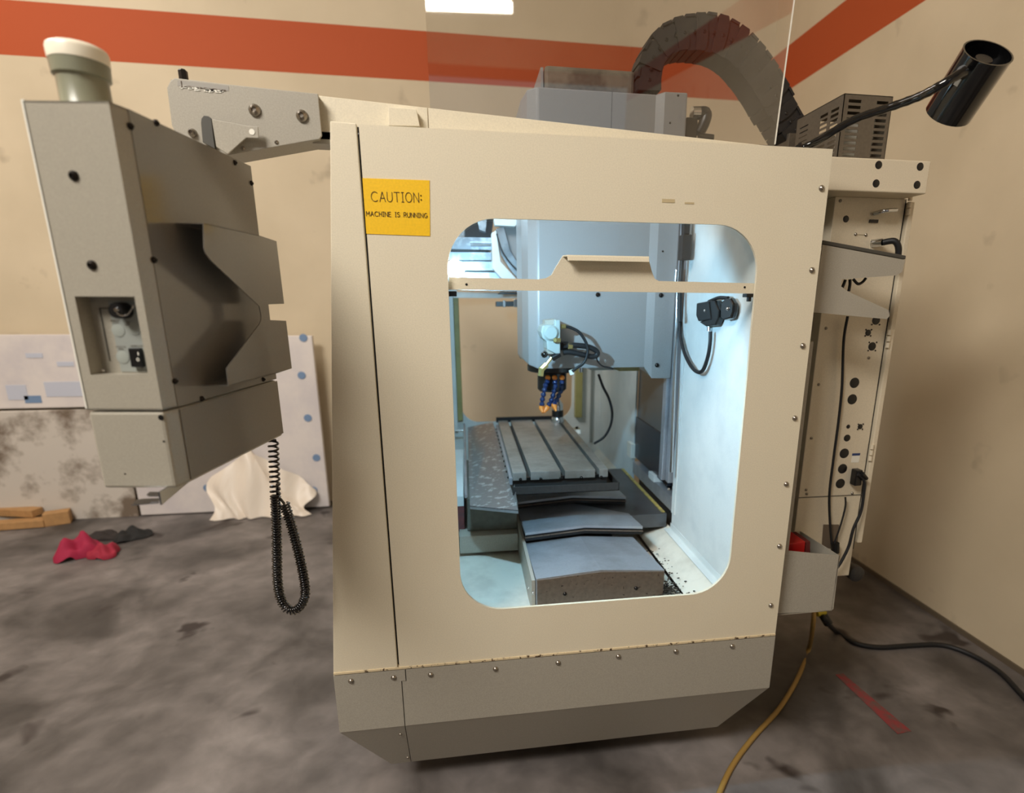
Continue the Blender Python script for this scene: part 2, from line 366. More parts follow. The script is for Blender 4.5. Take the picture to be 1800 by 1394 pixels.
# far wall with its window
fh = [(x, YFW, z) for x, z in rounded(-.042, .592, .84, 1.69, .1, 8)]
G().holed([(-.36, YFW, .55), (XW, YFW, .55), (XW, YFW, 1.86), (-.36, YFW, 1.86)], [fh], (0, .01, 0)).build('far_panel', M_int, mill)
p1 = PY(3.12, 800, 530); p2 = PY(3.12, 806, 760)
G().box((-.062, 3.10, .86), (-.034, 3.14, 1.53)).build('guide_strip', M_strip, mill, bevel=.003); G().box((.605, 3.10, .86), (.645, 3.14, 1.53)).build('guide_strip', M_strip, mill, bevel=.003)
G().box((-.085, 3.10, .80), (-.064, 3.145, 1.56)).build('guide_rail', M_int, mill)
G().box((-.06, 3.085, 1.523), (.64, 3.10, 1.553)).build('far_sash', M_int, mill)
G().box((XW-.06, YFW-.012, .7), (XW-.045, YFW, 1.28)).build('corner_post', mat('galvanised', (150, 155, 150), .4, metal=.5), mill)
# left inner wall in shade behind the window edge
G().box((-.1, D+.02, .62), (-.092, 1.62, 1.84)).build('inner_guard', M_int, mill)
# chip pan
g = G()
def strip(x0, x1, prof):
    for (ya, za), (yb, zb) in zip(prof, prof[1:]): g.add([(x0, ya, za), (x1, ya, za), (x1, yb, zb), (x0, yb, zb)], [(0, 1, 2, 3)])
strip(-.36, .66, [(1.41, .645), (1.47, .6), (1.6, .585), (2.4, .585), (3.15, .6)])
g.add([(.66, 1.41, .645), (XW, 1.41, zf), (XW, 3.15, zf), (.66, 3.15, .6), (.66, 1.47, .6)], [(0, 1, 2, 3, 4)])
g.build('chip_pan', mat('pan_white', (218, 214, 200), .45, blot=.4, bscale=8, blotcol=(170, 164, 150)), mill)
# black gas spring, chrome rod, grey cable rail on the column edge
G().box((.748, 1.955, .83), (.775, 1.985, 1.88)).build('column_rail', M_sheet, mill, bevel=.002)
G().box((.735, 1.995, .83), (.775, 2.03, 1.88)).build('column_rail', M_sheet, mill, bevel=.002)
a = PX(.72, 1190, 385); 
G().box((.715, 1.86, 1.64), (.745, 1.90, 1.72)).box((.72, 1.868, 1.72), (.74, 1.89, 1.84)).build('gas_spring', M_black, mill, bevel=.003)
pts = [PX(.73, x, y) for x, y in ((1202, 392), (1201, 430), (1198, 470), (1195, 520), (1195, 566))]
G().tube(smooth_path(pts), .008).build('cable_sleeve', M_rubber, mill, smooth=60)
G().cyl(PX(.725, 1190, 474), PX(.725, 1188, 498), .009).cyl(PX(.735, 1191, 512), PX(.735, 1180, 830), .006).build('chrome_rod', M_chrome, mill, smooth=40)
# column with sliding covers
G().box((XW+.05, YA-.05, 0.2), (1.0, YBk+.05, 2.0)).build('column', M_dark, mill)
cc = G()
cc.box((XW+.012, YA+.08, .98), (XW+.05, YBk, 1.3)).build('column_cover', mat('cover_brown_grey', (112, 108, 104), .3, metal=.4), mill)
G().box((XW+.004, YA+.08, .80), (XW+.045, YBk, .99)).build('column_cover', mat('cover_blue_grey', (60, 64, 74), .25, metal=.5), mill)
G().box((XW+.0, YA+.02, .72), (XW+.05, YBk, .775)).build('column_sill', M_sheet, mill)
G().box((XW-.01, YA+.2, .776), (XW+.03, YA+.27, .806)).build('terminal_box', M_int, mill, bevel=.002)
G().box((XW-.015, YBk-.01, .79), (XW+.01, YBk+.06, .86)).build('hinge_block', M_white, mill, bevel=.003)
# saddle plates
def platez(name, z, pts, th, m, bev=.001):
    g = G().prism([PZ(z, *p) for p in pts], (0, 0, -th)); return g.build(name, m, mill, bevel=bev)
sad = G().prism([(.40, 1.965, .705), (.752, 1.955, .705), (.752, 2.58, .705), (.40, 2.58, .705)], (0, 0, -.055)).build('saddle_cover', M_sheetdark, mill, bevel=.002)
G().box((.735, 1.97, .706), (.748, 2.56, .709)).build('yellow_seal', mat('yellow_seal_paint', (190, 170, 90), .5, blot=.6, bscale=40, blotcol=(120, 110, 90)), mill)
# sliding window sash with handle
YS = 1.412
def pxs(l, y): return [PY(y, *p) for p in l]
sash = G().prism(pxs([(787, 509), (789, 487), (945, 491), (960, 489), (970, 483), (977, 470), (990, 449), (1138, 452), (1141, 458), (1146, 478), (1151, 490), (1158, 494), (1326, 498), (1326, 516)], YS), (0, .01, 0)).build('window_sash', M_cream, mill)
h0, h1 = PY(YS, 988, 449), PY(YS, 1139, 452)
lip = G()
prof = [(0, 0), (-.020, 0), (-.024, -.003), (-.026, -.013), (-.023, -.0135), (-.021, -.004), (-.018, -.003), (0, -.003)]
A = [h0+V((.002+(-dy)*.35, dy, dz)) for dy, dz in prof]; B = [h1+V((-(-dy)*.2, dy, dz+.000)) for dy, dz in prof]
lip.loft(A, B).build('sash_handle', M_cream, sash, smooth=40)
G().box((wx0-.02, YS+.011, PY(YS, 900, 500).z), (wx1+.02, YS+.015, 1.84)).build('window_pane', M_clear, mill)
for px, py in ((820, 500), (1309, 505)): plug(sash, PY(YS, px, py), (0, -1, 0), .003, name='rivet')
c = PY(YS, 1319, 519); G().box((c.x-.012, YS-.004, c.z-.005), (c.x+.014, YS+.02, c.z+.004)).box((c.x-.004, YS, c.z-.016), (c.x+.004, YS+.012, c.z-.004)).build('sash_latch', M_black, mill, bevel=.001)
c = PY(YS+.005, 797, 518); G().box((c.x-.012, YS, c.z-.004), (c.x+.008, YS+.02, c.z+.008)).build('sash_latch', M_black, mill, bevel=.001)
# top rail beam behind the side panel, its seam and small block
yb_ = 1.455
t0, t1 = PY(yb_, 560, 168), PY(yb_, 1375, 259)
ts = PY(yb_, 752, 190)
def topz(x): return t0.z+(t1.z-t0.z)*(x-t0.x)/(t1.x-t0.x)
rb_ = PY(yb_, 572, 243).z
for n_, xa, xb in (('top_rail', t0.x-.02, ts.x-.001), ('top_rail', ts.x+.001, t1.x+.02)):
    G().prism([(xa, yb_, topz(xa)), (xb, yb_, topz(xb)), (xb, yb_, rb_), (xa, yb_, rb_)], (0, .02, 0)).build(n_, M_cream, mill, bevel=.001)
G().prism(pxs([(683, 188), (732, 192), (738, 222), (683, 221)], yb_-.02), (0, .018, 0)).build('rail_block', M_cream, mill, bevel=.001)
G().box((-.24, yb_+.02, 1.81), (.8, yb_+.1, 1.825)).build('rail_underside', M_cream, mill)
# dark filler painting in the shade right of the panel, then edge trim
G().box((XR0, 1.70, .70), (1.12, 1.72, 1.80)).build('rear_gap_shade', M_darktone, mill)
G().box((XR0-.02, D+.03, .60), (XR0+.030, D+.034, 1.40)).build('rear_edge_trim', M_gray, mill)

# ------------------------------------------------------------------ telescopic way covers (own thing: slides with the saddle)
way = thing('telescopic_way_cover', 'three-tier peaked steel way cover below the work table', 'cover', (.38, 1.48, .6))
tiers = [(1.483, 1.815, .180, .573, .713, .025, .585), (1.80, 2.12, .180, .604, .724, .027, .69), (2.085, 2.6, .180, .622, .735, .027, .70)]
for i, (y0, y1, x0, x1, z, rg, zb) in enumerate(tiers):
    xm = (x0+x1)/2; e = rg*.62; zb2 = z-.034     # each tier falls away under the next one
    def ring(y, zz, bot): return [V((x0, y, zz)), V((xm, y, zz+e)), V((x1, y, zz)), V((x1, y, bot)), V((xm, y, bot if i == 0 else bot+e)), V((x0, y, bot))]
    bf = zb if i == 0 else z-.009
    G().loft(ring(y0, z, bf), ring(y1, zb2, min(bf, zb2-.012))).build('cover_plate', M_sheet, way)
    if i:
        def bar(y, z0, z1, dx): return [V((x0-dx, y, z0)), V((xm, y, z0+e)), V((x1+dx, y, z0)), V((x1+dx, y, z1)), V((xm, y, z1+e)), V((x0-dx, y, z1))]
        G().prism(bar(y0+.003, z-.0095, z-.032, -.001), (0, .02, 0)).build('wiper_lip', M_slot, way)
        G().prism(bar(y0+.0005, z-.017, z-.021, .002), (0, .006, 0)).build('wiper_edge', M_rust, way)
fp = G().prism([(.182, 1.478, .711), (.376, 1.478, .724), (.571, 1.478, .711), (.571, 1.478, .603), (.182, 1.478, .603)], (0, .004, 0)).build('front_plate', M_rust, way, bevel=.001)
for px, py in ((993, 1044), (1118, 1034)): bolt(fp, PY(1.478, px, py), r=.006, m=M_boltdark)
sd = G().box((.168, 1.5, .56), (.178, 2.9, .70)).build('side_channel', M_gray, way)
for px, py in ((921, 1025), (929, 1034), (937, 1043)): bolt(sd, PX(.168, px, py), (-1, 0, 0), r=.005, m=M_chrome, name='screw')
G().box((.20, 1.55, .57), (.55, 2.6, .60)).build('way_base', M_dark, way)

# ------------------------------------------------------------------ work table
TX0, TX1, TY0, TY1, TZ = .149, .503, 1.93, 2.86, .905
tab = thing('work_table', 'long steel work table with three T-slots inside the machine', 'table', (.325, 2.4, .82))
slots = [.2065, .333, .4625]; sw = .008
edges = [TX0]+[e for s_ in slots for e in (s_-sw, s_+sw)]+[TX1]
for k in range(0, 8, 2):
    G().box((edges[k], TY0, .874), (edges[k+1], TY1, TZ)).build('table_land', M_steel, tab, bevel=.0015)
G().box((TX0, TY0+.012, .845), (TX1, TY1, .875)).build('table_body', M_dark, tab)
for s_ in slots: G().box((s_-.014, TY0+.003, .8755), (s_+.014, TY0+.013, .884)).build('slot_foot', M_slot, tab)
tr = G().holed([(TX0-.004, 0, 0)], [], (0, 0, 1)) if False else None
G().box((TX0-.004, TY0-.055, .838), (TX1+.03, TY0-.05, .868)).box((TX0-.004, TY0-.055, .838), (TX1+.03, TY1+.02, .842)).box((TX1+.026, TY0-.055, .838), (TX1+.03, TY1+.02, .868)).build('drip_tray', M_dark, tab, bevel=.001)
for px, py in ((915, 843), (951, 842), (986, 841), (1022, 840), (1057, 839)): bolt(tab, PY(TY0-.02, px, py), r=.006, m=M_boltdark)
G().box((TX0-.012, TY0, .86), (TX0-.001, TY1, .885)).build('edge_rail', M_sheet, tab, bevel=.001)
for k in range(12): bolt(tab, (TX0-.0125, TY0+.05+k*.075, .872), (-1, 0, 0), r=.005, m=M_boltdark, name='screw')
G().box((TX0-.01, TY1+.002, .895), (TX1-.03, TY1+.012, .922)).build('far_rail', M_slot, tab)
for u, v in ((913, 755), (915, 759), (895, 797), (897, 804), (930, 795), (932, 802), (1005, 793), (1009, 800), (977, 757), (980, 760)):
    plug(tab, PZ(TZ, u, v), (0, 0, 1), .005, name='table_hole', h=.0006)
# apron plate left of the table
ap = [PZ(.815, 822, 751), PZ(.86, 866, 742), PZ(.862, 904, 845), PZ(.835, 911, 897), PZ(.815, 826, 889)]
G().prism(ap, (0, 0, -.003)).build('apron_plate', M_worn, tab)
G().prism([PZ(.815, 826, 889), PZ(.835, 911, 897), PZ(.835, 911, 897)-V((0, 0, .012)), PZ(.815, 826, 889)-V((0, 0, .012))], (0, .003, 0)).build('apron_lip', M_sheet, tab)
G().tube([PZ(.83, 816, 742), PZ(.83, 819, 873)], .006, 8).build('apron_rail', M_sheet, tab, smooth=60)
G().cyl(PZ(.83, 802, 757), PZ(.83, 815, 757), .006).build('rail_pin', M_chrome, tab, smooth=40)
# saddle block under the apron
sb = thing('saddle_casting', 'grey saddle block with stepped ledge under the apron plate', 'casting', (.05, 2.0, .6))
p = PZ(.68, 826, 948); 
G().box((-.02, 1.97, .67), (.166, 2.5, .80)).build('block', mat('saddle_grey', (92, 94, 86), .5, speck=.15, sscale=50), sb, bevel=.003)
G().box((-.05, 1.93, .60), (.166, 2.6, .668)).build('ledge', M_gray, sb, bevel=.002)
G().box((-.07, 2.0, .66), (-.03, 2.4, .76)).build('wiper_block', mat('wiper_red', (110, 60, 60), .6, blot=.7, bscale=30, blotcol=(60, 60, 64)), sb)
# bright bulkhead strip at far left
G().box((-.075, 2.0, .76), (-.03, 2.7, .80)).build('bulkhead', M_int, sb, bevel=.002)
# tool holder on the table
th = thing('tool_holder', 'short black and chrome tool holder standing on the table near its far end', 'tool', PZ(TZ, 980, 742))
tb = PZ(TZ, 980, 742)
G().lathe(tb+V((0, 0, 0)), (0, 0, 1), [(0, .034), (.014, .034), (.03, .027)], 16).build('base', M_chrome, th, smooth=40)
G().lathe(tb+V((0, 0, .03)), (0, 0, 1), [(0, .030), (.035, .030)], 16).build('collar', M_slot, th, smooth=40)
G().lathe(tb+V((0, 0, .065)), (0, 0, 1), [(0, .028), (.03, .028), (.04, .02), (.052, .014), (.052, .004)], 16).build('cap', M_chrome, th, smooth=40)
cl = PZ(TZ, 1014, 755)
tc_ = thing('table_clamp', 'small bright clamp block at the far right table edge', 'clamp', cl)
G().box((cl.x-.02, cl.y-.02, TZ-.02), (cl.x+.015, cl.y+.02, TZ+.006)).build('clamp_body', M_chrome, tc_, bevel=.002)
G().cyl((cl.x, cl.y, TZ+.006), (cl.x, cl.y, TZ+.014), .007).build('clamp_screw', M_boltdark, tc_, smooth=40)

# ------------------------------------------------------------------ spindle head
HY0, HY1 = 2.0, 2.42
zb_ = 1.268
head = thing('spindle_head', 'tall grey spindle head hanging over the table and rising above the enclosure', 'machine head', (.45, 2.2, zb_))
xa = PY(HY0, 945, 500).x; xh1 = .751
ztop = 2.168
def hxy(e=0): return [(xa, HY0), (.645, HY0), (.672, HY0-.012), (xh1, HY0-.012), (xh1, HY1), (xa, HY1), (xa-.03, HY1-.05), (xa-.045, HY1-.12), (xa-.045, HY0+.10), (xa-.03, HY0+.03)]
pts = hxy()
# cover body with a lower corner cut away
g = G()
lowz = [zb_, zb_, 1.228, 1.228, 1.228, zb_, zb_, zb_+.03, zb_+.03, zb_+.012]
g.loft([V((x, y, z)) for (x, y), z in zip(pts, lowz)], [V((x, y, ztop+(.006 if i in (2, 3) else 0)-(.012 if i in (7, 8) else 0))) for i, (x, y) in enumerate(pts)])
hc = g.build('head_cover', M_head, head, bevel=.006)
for px, py in ((1051, 518), (1162, 519), (1155, 642)): bolt(hc, PY(HY0-.002 if px < 1100 else HY0-.013, px, py), r=.008, m=M_boltdark)
for px, py in ((1192, 168), (1178, 216), (1165, 442)): plug(hc, PY(HY0-.012, px, py), (0, -1, 0), .0035, name='rivet')
e = PY(HY0, 1075, 200).x
G().box((e-.0006, HY0-.0008, 2.0), (e+.0006, HY0+.002, ztop-.002)).build('cover_seam', M_darktone, head)
# motor block on top
mt = G().box((.288, HY0+.1, ztop), (.60, HY1-.08, 2.268)).build('motor_block', M_motor, head, bevel=.012)
G().box((.276, HY0+.11, ztop-.002), (.285, HY1-.09, 2.262)).build('block_edge', M_head, head)
# connector behind head on the right
c0 = PY(2.05, 1212, 215)
G().box((c0.x-.01, 2.05, 1.98), (c0.x+.03, 2.12, 2.12)).build('connector_block', M_black, head, bevel=.002)
q = [PY(2.06, 1222, 200), PY(2.06, 1240, 199), PY(2.06, 1238, 215), PY(2.06, 1228, 235)]
G().tube(smooth_path(q), .02, 10).build('elbow_fitting', M_black, head, smooth=60)
G().cyl(PY(2.06, 1216, 199), PY(2.06, 1229, 199), .021).build('ferrule', M_chrome, head, smooth=40)
G().cyl(PY(2.05, 1228, 240), PY(2.05, 1253, 243), .012).build('stub_pipe', M_black, head, smooth=40)
# spindle nose and coolant manifold
SX, SY = .332, 2.2
SYn = 2.13
G().lathe((SX, SY, zb_), (0, 0, -1), [(0, .092), (.028, .092), (.03, .058), (.1, .058), (.108, .05), (.108, .025)], 28).build('spindle_nose', M_black, head, smooth=35)
G().lathe((SX, SY, zb_-.006), (0, 0, -1), [(0, .098), (.02, .098), (.024, .09)], 28).build('coolant_ring', M_slot, head, smooth=35)
nz = [((963, 664), [(959, 678), (954, 700), (952, 716)], (951, 722), (948, 716)),
      ((975, 664), [(976, 680), (970, 702), (962, 716)], (957, 722), (958, 728)),
      ((988, 664), [(987, 682), (980, 700), (974, 712)], (970, 717), (974, 720))]
for k, (b_, mid, e0, e1) in enumerate(nz):
    y = 2.10-.01*k
    base = PY(y+.02, *b_); P = smooth_path([PY(y+.02, b_[0], b_[1]+5)]+[PY(y, *m_) for m_ in mid], 18)
    dist = 0; rr = []
    for i, p_ in enumerate(P):
        if i: dist += (P[i]-P[i-1]).length
        rr.append(.0056+.0048*abs(math.sin(dist*170)))
    hs = G().tube(P, rr, 10).build('coolant_hose', M_blue, head, smooth=60)
    G().lathe(base+V((0, .012, 0)), (0, -1, 0), [(0, .009), (.014, .0105), (.02, .008), (.022, .003)], 12).build('hose_socket', M_orange, hs, smooth=50)
    tip0 = P[-1]; tip1 = PY(y-.01, *((953, 721) if k == 0 else (957, 724) if k == 1 else (976, 719)))
    dn = (tip1-tip0).normalized()
    G().lathe(tip0-dn*.004, dn, [(0, .010), (.008, .011), (.014, .009), (.03, .004)], 12).build('nozzle', M_orange, hs, smooth=50)
# valve block on the side of the head
VY = 1.90
vb = G().prism(pxs([(957, 571), (975, 571), (975, 562), (985, 562), (985, 622), (977, 622), (962, 615), (961, 600), (954, 595), (951, 584), (953, 575)], VY), (0, .1, 0)).build('valve_block', M_valve, head, bevel=.004)
G().lathe(PY(VY, 968, 585)+V((0, .06, 0)), (0, -1, 0), [(0, .026), (.064, .026), (.07, .02)], 20).build('valve_cap', M_valve, vb, smooth=40)
G().cyl(PY(VY-.008, 973, 598), PY(VY-.008, 985, 598), .008, n=6).cyl(PY(VY-.02, 976, 598), PY(VY-.0, 976, 598), .006, n=6).build('brass_plug', M_brass, vb)
G().prism(pxs([(958, 563), (975, 561), (975, 571), (958, 571)], VY+.02), (0, .06, 0)).build('valve_shank', M_gray, vb); G().prism(pxs([(961, 614), (978, 614), (984, 622), (962, 622)], VY+.01), (0, .07, 0)).build('valve_shank', M_gray, vb)
G().lathe(PY(VY, 957, 623), (0, -1, 0), [(-.01, .009), (0, .012), (.008, .008), (.012, .002)], 14).build('black_knob', M_blackgloss, head, smooth=60)
G().cyl(PY(VY+.01, 971, 627), PY(VY+.01, 961, 640), .006, n=6).build('brass_stem', M_brass, head)
G().cyl(PY(VY+.01, 961, 640), PY(VY+.01, 952, 649), .011, n=6).cyl(PY(VY+.01, 952, 646), PY(VY+.01, 950, 661), .011, n=6).build('brass_elbow', M_brass, head, bevel=.001)
G().tube([PY(VY+.01, 984, 622), PY(VY+.01, 970, 630)], .011, 8).build('valve_neck', M_slot, head, smooth=60)
hoses = [([(992, 574), (1003, 576), (1018, 584), (1029, 600), (1033, 614), (1031, 628), (1024, 640), (1012, 648), (1006, 653)], .0052, VY+.02),
         ([(990, 608), (1008, 607), (1030, 609), (1046, 615), (1050, 622), (1042, 627), (1022, 623), (1002, 619), (990, 620)], .0095, VY+.03),
         ([(1048, 624), (1050, 634), (1058, 643), (1070, 646), (1078, 648)], .0028, VY+.06),
         ([(1052, 658), (1060, 680), (1070, 700), (1076, 725), (1073, 748), (1062, 768), (1044, 780)], .0055, 2.3)]
for pp, r_, yy in hoses: G().tube(smooth_path([PY(yy, *q_) for q_ in pp]), r_, 8).build('hose', M_rubber, head, smooth=60)
G().cyl(PY(VY+.02, 986, 574), PY(VY+.02, 994, 574), .008).cyl(PY(VY+.03, 998, 608), PY(VY+.03, 1006, 608), .011, n=6).build('hose_fitting', M_brass, head, smooth=40)
G().cyl(PY(VY+.05, 985, 608), PY(VY+.05, 998, 608), .016).build('hose_tee', M_black, head, smooth=40)
G().obox(PY(VY+.04, 1005, 654), (.008, 0, .003), (0, .01, 0), (-.002, 0, .008)).build('hose_clip', M_white, head, bevel=.001)
G().box((PY(2.25, 1035, 650).x, 2.2, 1.238), (PY(2.25, 1088, 650).x, 2.3, 1.250)).build('bracket', M_valve, head, bevel=.001)
G().cyl((.47, 2.3, 1.25), (.47, 2.3, 1.22), .01).build('hose_joint', M_chrome, head, smooth=40)
G().box((.58, 2.1, zb_-.022), (.66, 2.2, zb_)).build('bracket', M_strip, head)

# ------------------------------------------------------------------ tool changer at upper left, behind the window
tcg = thing('tool_changer', 'shiny silver tool carousel hanging upper left inside the window', 'tool changer', (.05, 2.7, 1.5))
ty = 2.62
M_alu = mat('bright_aluminium', (200, 208, 214), .22, metal=.9, blot=.6, bscale=14, blotcol=(120, 128, 136))
M_alu2 = mat('dull_aluminium', (150, 158, 165), .3, metal=.85, blot=.7, bscale=20, blotcol=(225, 232, 238))
def cs(name, px, m, y=ty, d=.05): return G().prism(pxs(px, y), (0, d, 0)).build(name, m, tcg, bevel=.002)
cs('motor_housing', [(817, 380), (868, 380), (864, 417), (817, 416)], M_slot, ty+.02, .15)
cs('mount_plate', [(790, 400), (817, 404), (817, 430), (780, 430)], M_alu, ty+.10, .02)
cs('carousel_disc', [(780, 416), (865, 418), (867, 430), (864, 440), (780, 438)], M_alu2, ty, .2)
cs('carousel_disc', [(780, 437), (860, 441), (858, 446), (780, 444)], M_slot, ty+.02, .2)
cs('carousel_disc', [(780, 443), (864, 444), (864, 458), (780, 458)], M_alu2, ty, .22)
cs('carousel_rim', [(780, 458), (868, 459), (872, 476), (780, 476)], M_alu, ty+.01, .22)
cs('carousel_rim', [(780, 477), (876, 478), (884, 496), (780, 494)], M_alu2, ty+.02, .2)
cs('shaft_plate', [(826, 425), (866, 426), (863, 433), (828, 433)], M_alu, ty-.02, .02)
cs('gear_tooth', [(838, 378), (856, 378), (854, 408), (843, 404)], M_alu2, ty-.01, .03)
cs('shroud_arm', [(864, 410), (872, 405), (880, 460), (906, 488), (922, 508), (890, 500), (866, 472)], M_int, ty-.03, .06)
cs('shroud_arm', [(872, 402), (886, 398), (897, 440), (922, 480), (922, 504), (896, 474), (880, 448)], M_alu, ty-.02, .05)
P = smooth_path([PY(ty-.04, *q_) for q_ in ((873, 411), (883, 442), (900, 466), (922, 487))]); G().tube(P, .003).build('shroud_seal', M_slot, tcg, smooth=60)
cs('shroud_back', [(880, 396), (922, 396), (922, 482), (904, 460), (892, 436)], M_head, ty, .03)
cs('top_bracket', [(868, 384), (912, 386), (906, 398), (870, 396)], M_int, ty-.05, .06)
G().lathe(PY(ty-.01, 915, 457), (0, -1, 0), [(0, .012), (.008, .009), (.01, .003)], 12).build('bolt', M_boltdark, tcg, smooth=50)
cs('tool_gripper', [(872, 530), (921, 529), (921, 539), (872, 539)], M_slot, ty+.1, .06)
cs('gripper_clip', [(884, 528), (889, 528), (889, 540), (884, 540)], M_chrome, ty+.09, .02)
cs('gripper_clip', [(903, 526), (911, 526), (911, 540), (903, 540)], M_chrome, ty+.09, .02)
cs('shutter', [(880, 513), (921, 514), (921, 518), (875, 517)], M_slot, ty+.1, .05)
cs('carousel_hub', [(840, 496), (921, 500), (921, 513), (800, 509)], M_alu, ty+.06, .1)
# ------------------------------------------------------------------ LED work light inside window corner
lp = PY(1.418, 802, 473)
wl = thing('work_light', 'small glaring white lamp at the upper left window corner', 'lamp', lp)
G().lathe(lp+V((-.0, .004, 0)), (.35, -.9, -.1), [(0, .018), (.006, .019), (.008, .016)], 20).build('lens', emit('led_lens', (.85, .95, 1), 40), wl, smooth=50)
G().lathe(lp+V((-.004, .012, .001)), (-.35, .9, .1), [(0, .022), (.02, .02), (.03, .01)], 20).build('housing', M_white, wl, smooth=40)
l = bpy.data.lights.new('work_light_source', 'SPOT'); l.energy = 32; l.color = LED; l.shadow_soft_size = .014; l.spot_size = math.radians(118); l.spot_blend = .25
o = bpy.data.objects.new('work_light_source', l); col.objects.link(o); o.location = lp+V((.02, .035, -.006)); o.rotation_euler = V((.42, .62, -.50)).to_track_quat('-Z', 'Y').to_euler()
area('interior_lamp_light', (-.2, 2.45, 1.79), (.45, 2.3, .8), .1, .9, 5, LED)
ol = thing('strip_lamp', 'slim white strip lamp high on the inner front wall', 'lamp', (-.235, 2.45, 1.8))
G().box((-.26, 2.0, 1.80), (-.21, 2.9, 1.83)).build('housing', M_white, ol, bevel=.004)

# ------------------------------------------------------------------ black lamp on the rear guard
bl = thing('machine_lamp', 'black swivel lamp with hose on the pale rear guard', 'lamp', PX(.7, 1250, 550))
XB = .735
def pxx(l, x): return [PX(x, *p) for p in l]
G().prism(pxx([(1224, 533), (1246, 529), (1250, 562), (1227, 565), (1223, 555)], XB), (.022, 0, 0)).build('lamp_body', M_black, bl, bevel=.004)
G().prism(pxx([(1246, 528), (1256, 528), (1263, 545), (1262, 560), (1257, 572), (1240, 574), (1228, 566), (1248, 560)], XB+.003), (.02, 0, 0)).build('lamp_housing', M_slot, bl, bevel=.004)
G().prism(pxx([(1268, 530), (1275, 524), (1283, 524), (1289, 534), (1288, 548), (1284, 560), (1272, 563), (1266, 558), (1266, 542)], XB+.003), (.018, 0, 0)).build('lamp_head', M_blackgloss, bl, bevel=.005)
G().tube(smooth_path(pxx([(1246, 530), (1258, 525), (1266, 523), (1280, 524)], XB+.01)), .005).build('yoke', M_black, bl, smooth=60)
G().box(*[(min(a_, b_), min(c_, d_), min(e_, f_)) if k == 0 else (max(a_, b_), max(c_, d_), max(e_, f_)) for k in (0, 1) for (a_, b_), (c_, d_), (e_, f_) in [((.756, XW-.001), (PX(.75, 1258, 545).y, PX(.75, 1270, 545).y), (1.47, 1.49))]]).build('wall_plate', M_gray, bl)
bolt(bl, PX(XB, 1239, 546), (-1, 0, 0), r=.005, m=M_chrome, name='screw'); bolt(bl, PX(XB+.002, 1279, 543), (-1, 0, 0), r=.006, m=M_chrome, name='screw')
G().cyl(PX(XB+.02, 1247, 570), PX(XB+.02, 1247, 582), .0075).build('hose_gland', M_chrome, bl, smooth=40)
G().tube(smooth_path(pxx([(1194, 566), (1196, 590), (1203, 620), (1214, 642), (1226, 654), (1236, 650), (1244, 628), (1248, 605), (1249, 583)], XB+.01)), .0062).build('lamp_hose', M_rubber, bl, smooth=60)
G().cyl(PX(XB+.02, 1194, 560), PX(XB+.02, 1194, 574), .009).build('hose_clamp', M_black, bl, smooth=40)

# ------------------------------------------------------------------ caution sign (stroke lettering)
cs4 = [PY(D-.0012, 637, 313), PY(D-.0012, 755, 317), PY(D-.0012, 756, 415), PY(D-.0012, 644, 411)]
sign = thing('caution_sign', 'yellow caution sign reading machine is running on cream panel', 'sign', (cs4[3]+cs4[2])/2)
G().prism(cs4, (0, .001, 0)).build('sign_plate', M_yellow, sign)
def arc(cx, cz, rx, rz, a0, a1, n=12): return [(cx+rx*math.cos(math.radians(a0+(a1-a0)*k/n)), cz+rz*math.sin(math.radians(a0+(a1-a0)*k/n))) for k in range(n+1)]
GL = {'C': [arc(.5, .5, .5, .5, 48, 312)], 'A': [[(0, 0), (.38, 1), (.76, 0)], [(.12, .36), (.64, .36)]],
 'U': [[(0, 1), (0, .35)]+arc(.34, .34, .34, .34, 180, 360)+[(.68, 1)]], 'T': [[(0, 1), (.74, 1)], [(.37, 1), (.37, 0)]],
 'I': [[(0, 1), (.3, 1)], [(.15, 1), (.15, 0)], [(0, 0), (.3, 0)]], 'O': [arc(.42, .5, .42, .5, 0, 360, 20)],
 'N': [[(0, 0), (0, 1), (.68, 0), (.68, 1)]], ':': [arc(.06, .28, .05, .05, 0, 360, 8), arc(.06, .72, .05, .05, 0, 360, 8)],
 'M': [[(0, 0), (.05, 1), (.42, .35), (.79, 1), (.84, 0)]], 'H': [[(0, 0), (0, 1)], [(.62, 0), (.62, 1)], [(0, .52), (.62, .52)]],
 'E': [[(.55, 1), (0, 1), (0, 0), (.55, 0)], [(0, .52), (.48, .52)]],
 'S': [arc(.3, .75, .27, .25, 40, 250)+arc(.3, .26, .29, .26, 80, -150)], 'R': [[(0, 0), (0, 1), (.3, 1)]+arc(.32, .74, .26, .26, 90, -90)+[(0, .48)], [(.25, .48), (.6, 0)]],
 'G': [arc(.44, .5, .42, .5, 50, 330)+[(.82, .42), (.5, .42)]]}
W_ = {'C': .86, 'A': .76, 'U': .68, 'T': .74, 'I': .3, 'O': .84, 'N': .68, ':': .1, 'M': .84, 'H': .62, 'E': .55, 'S': .58, 'R': .6, 'G': .84, ' ': .55}
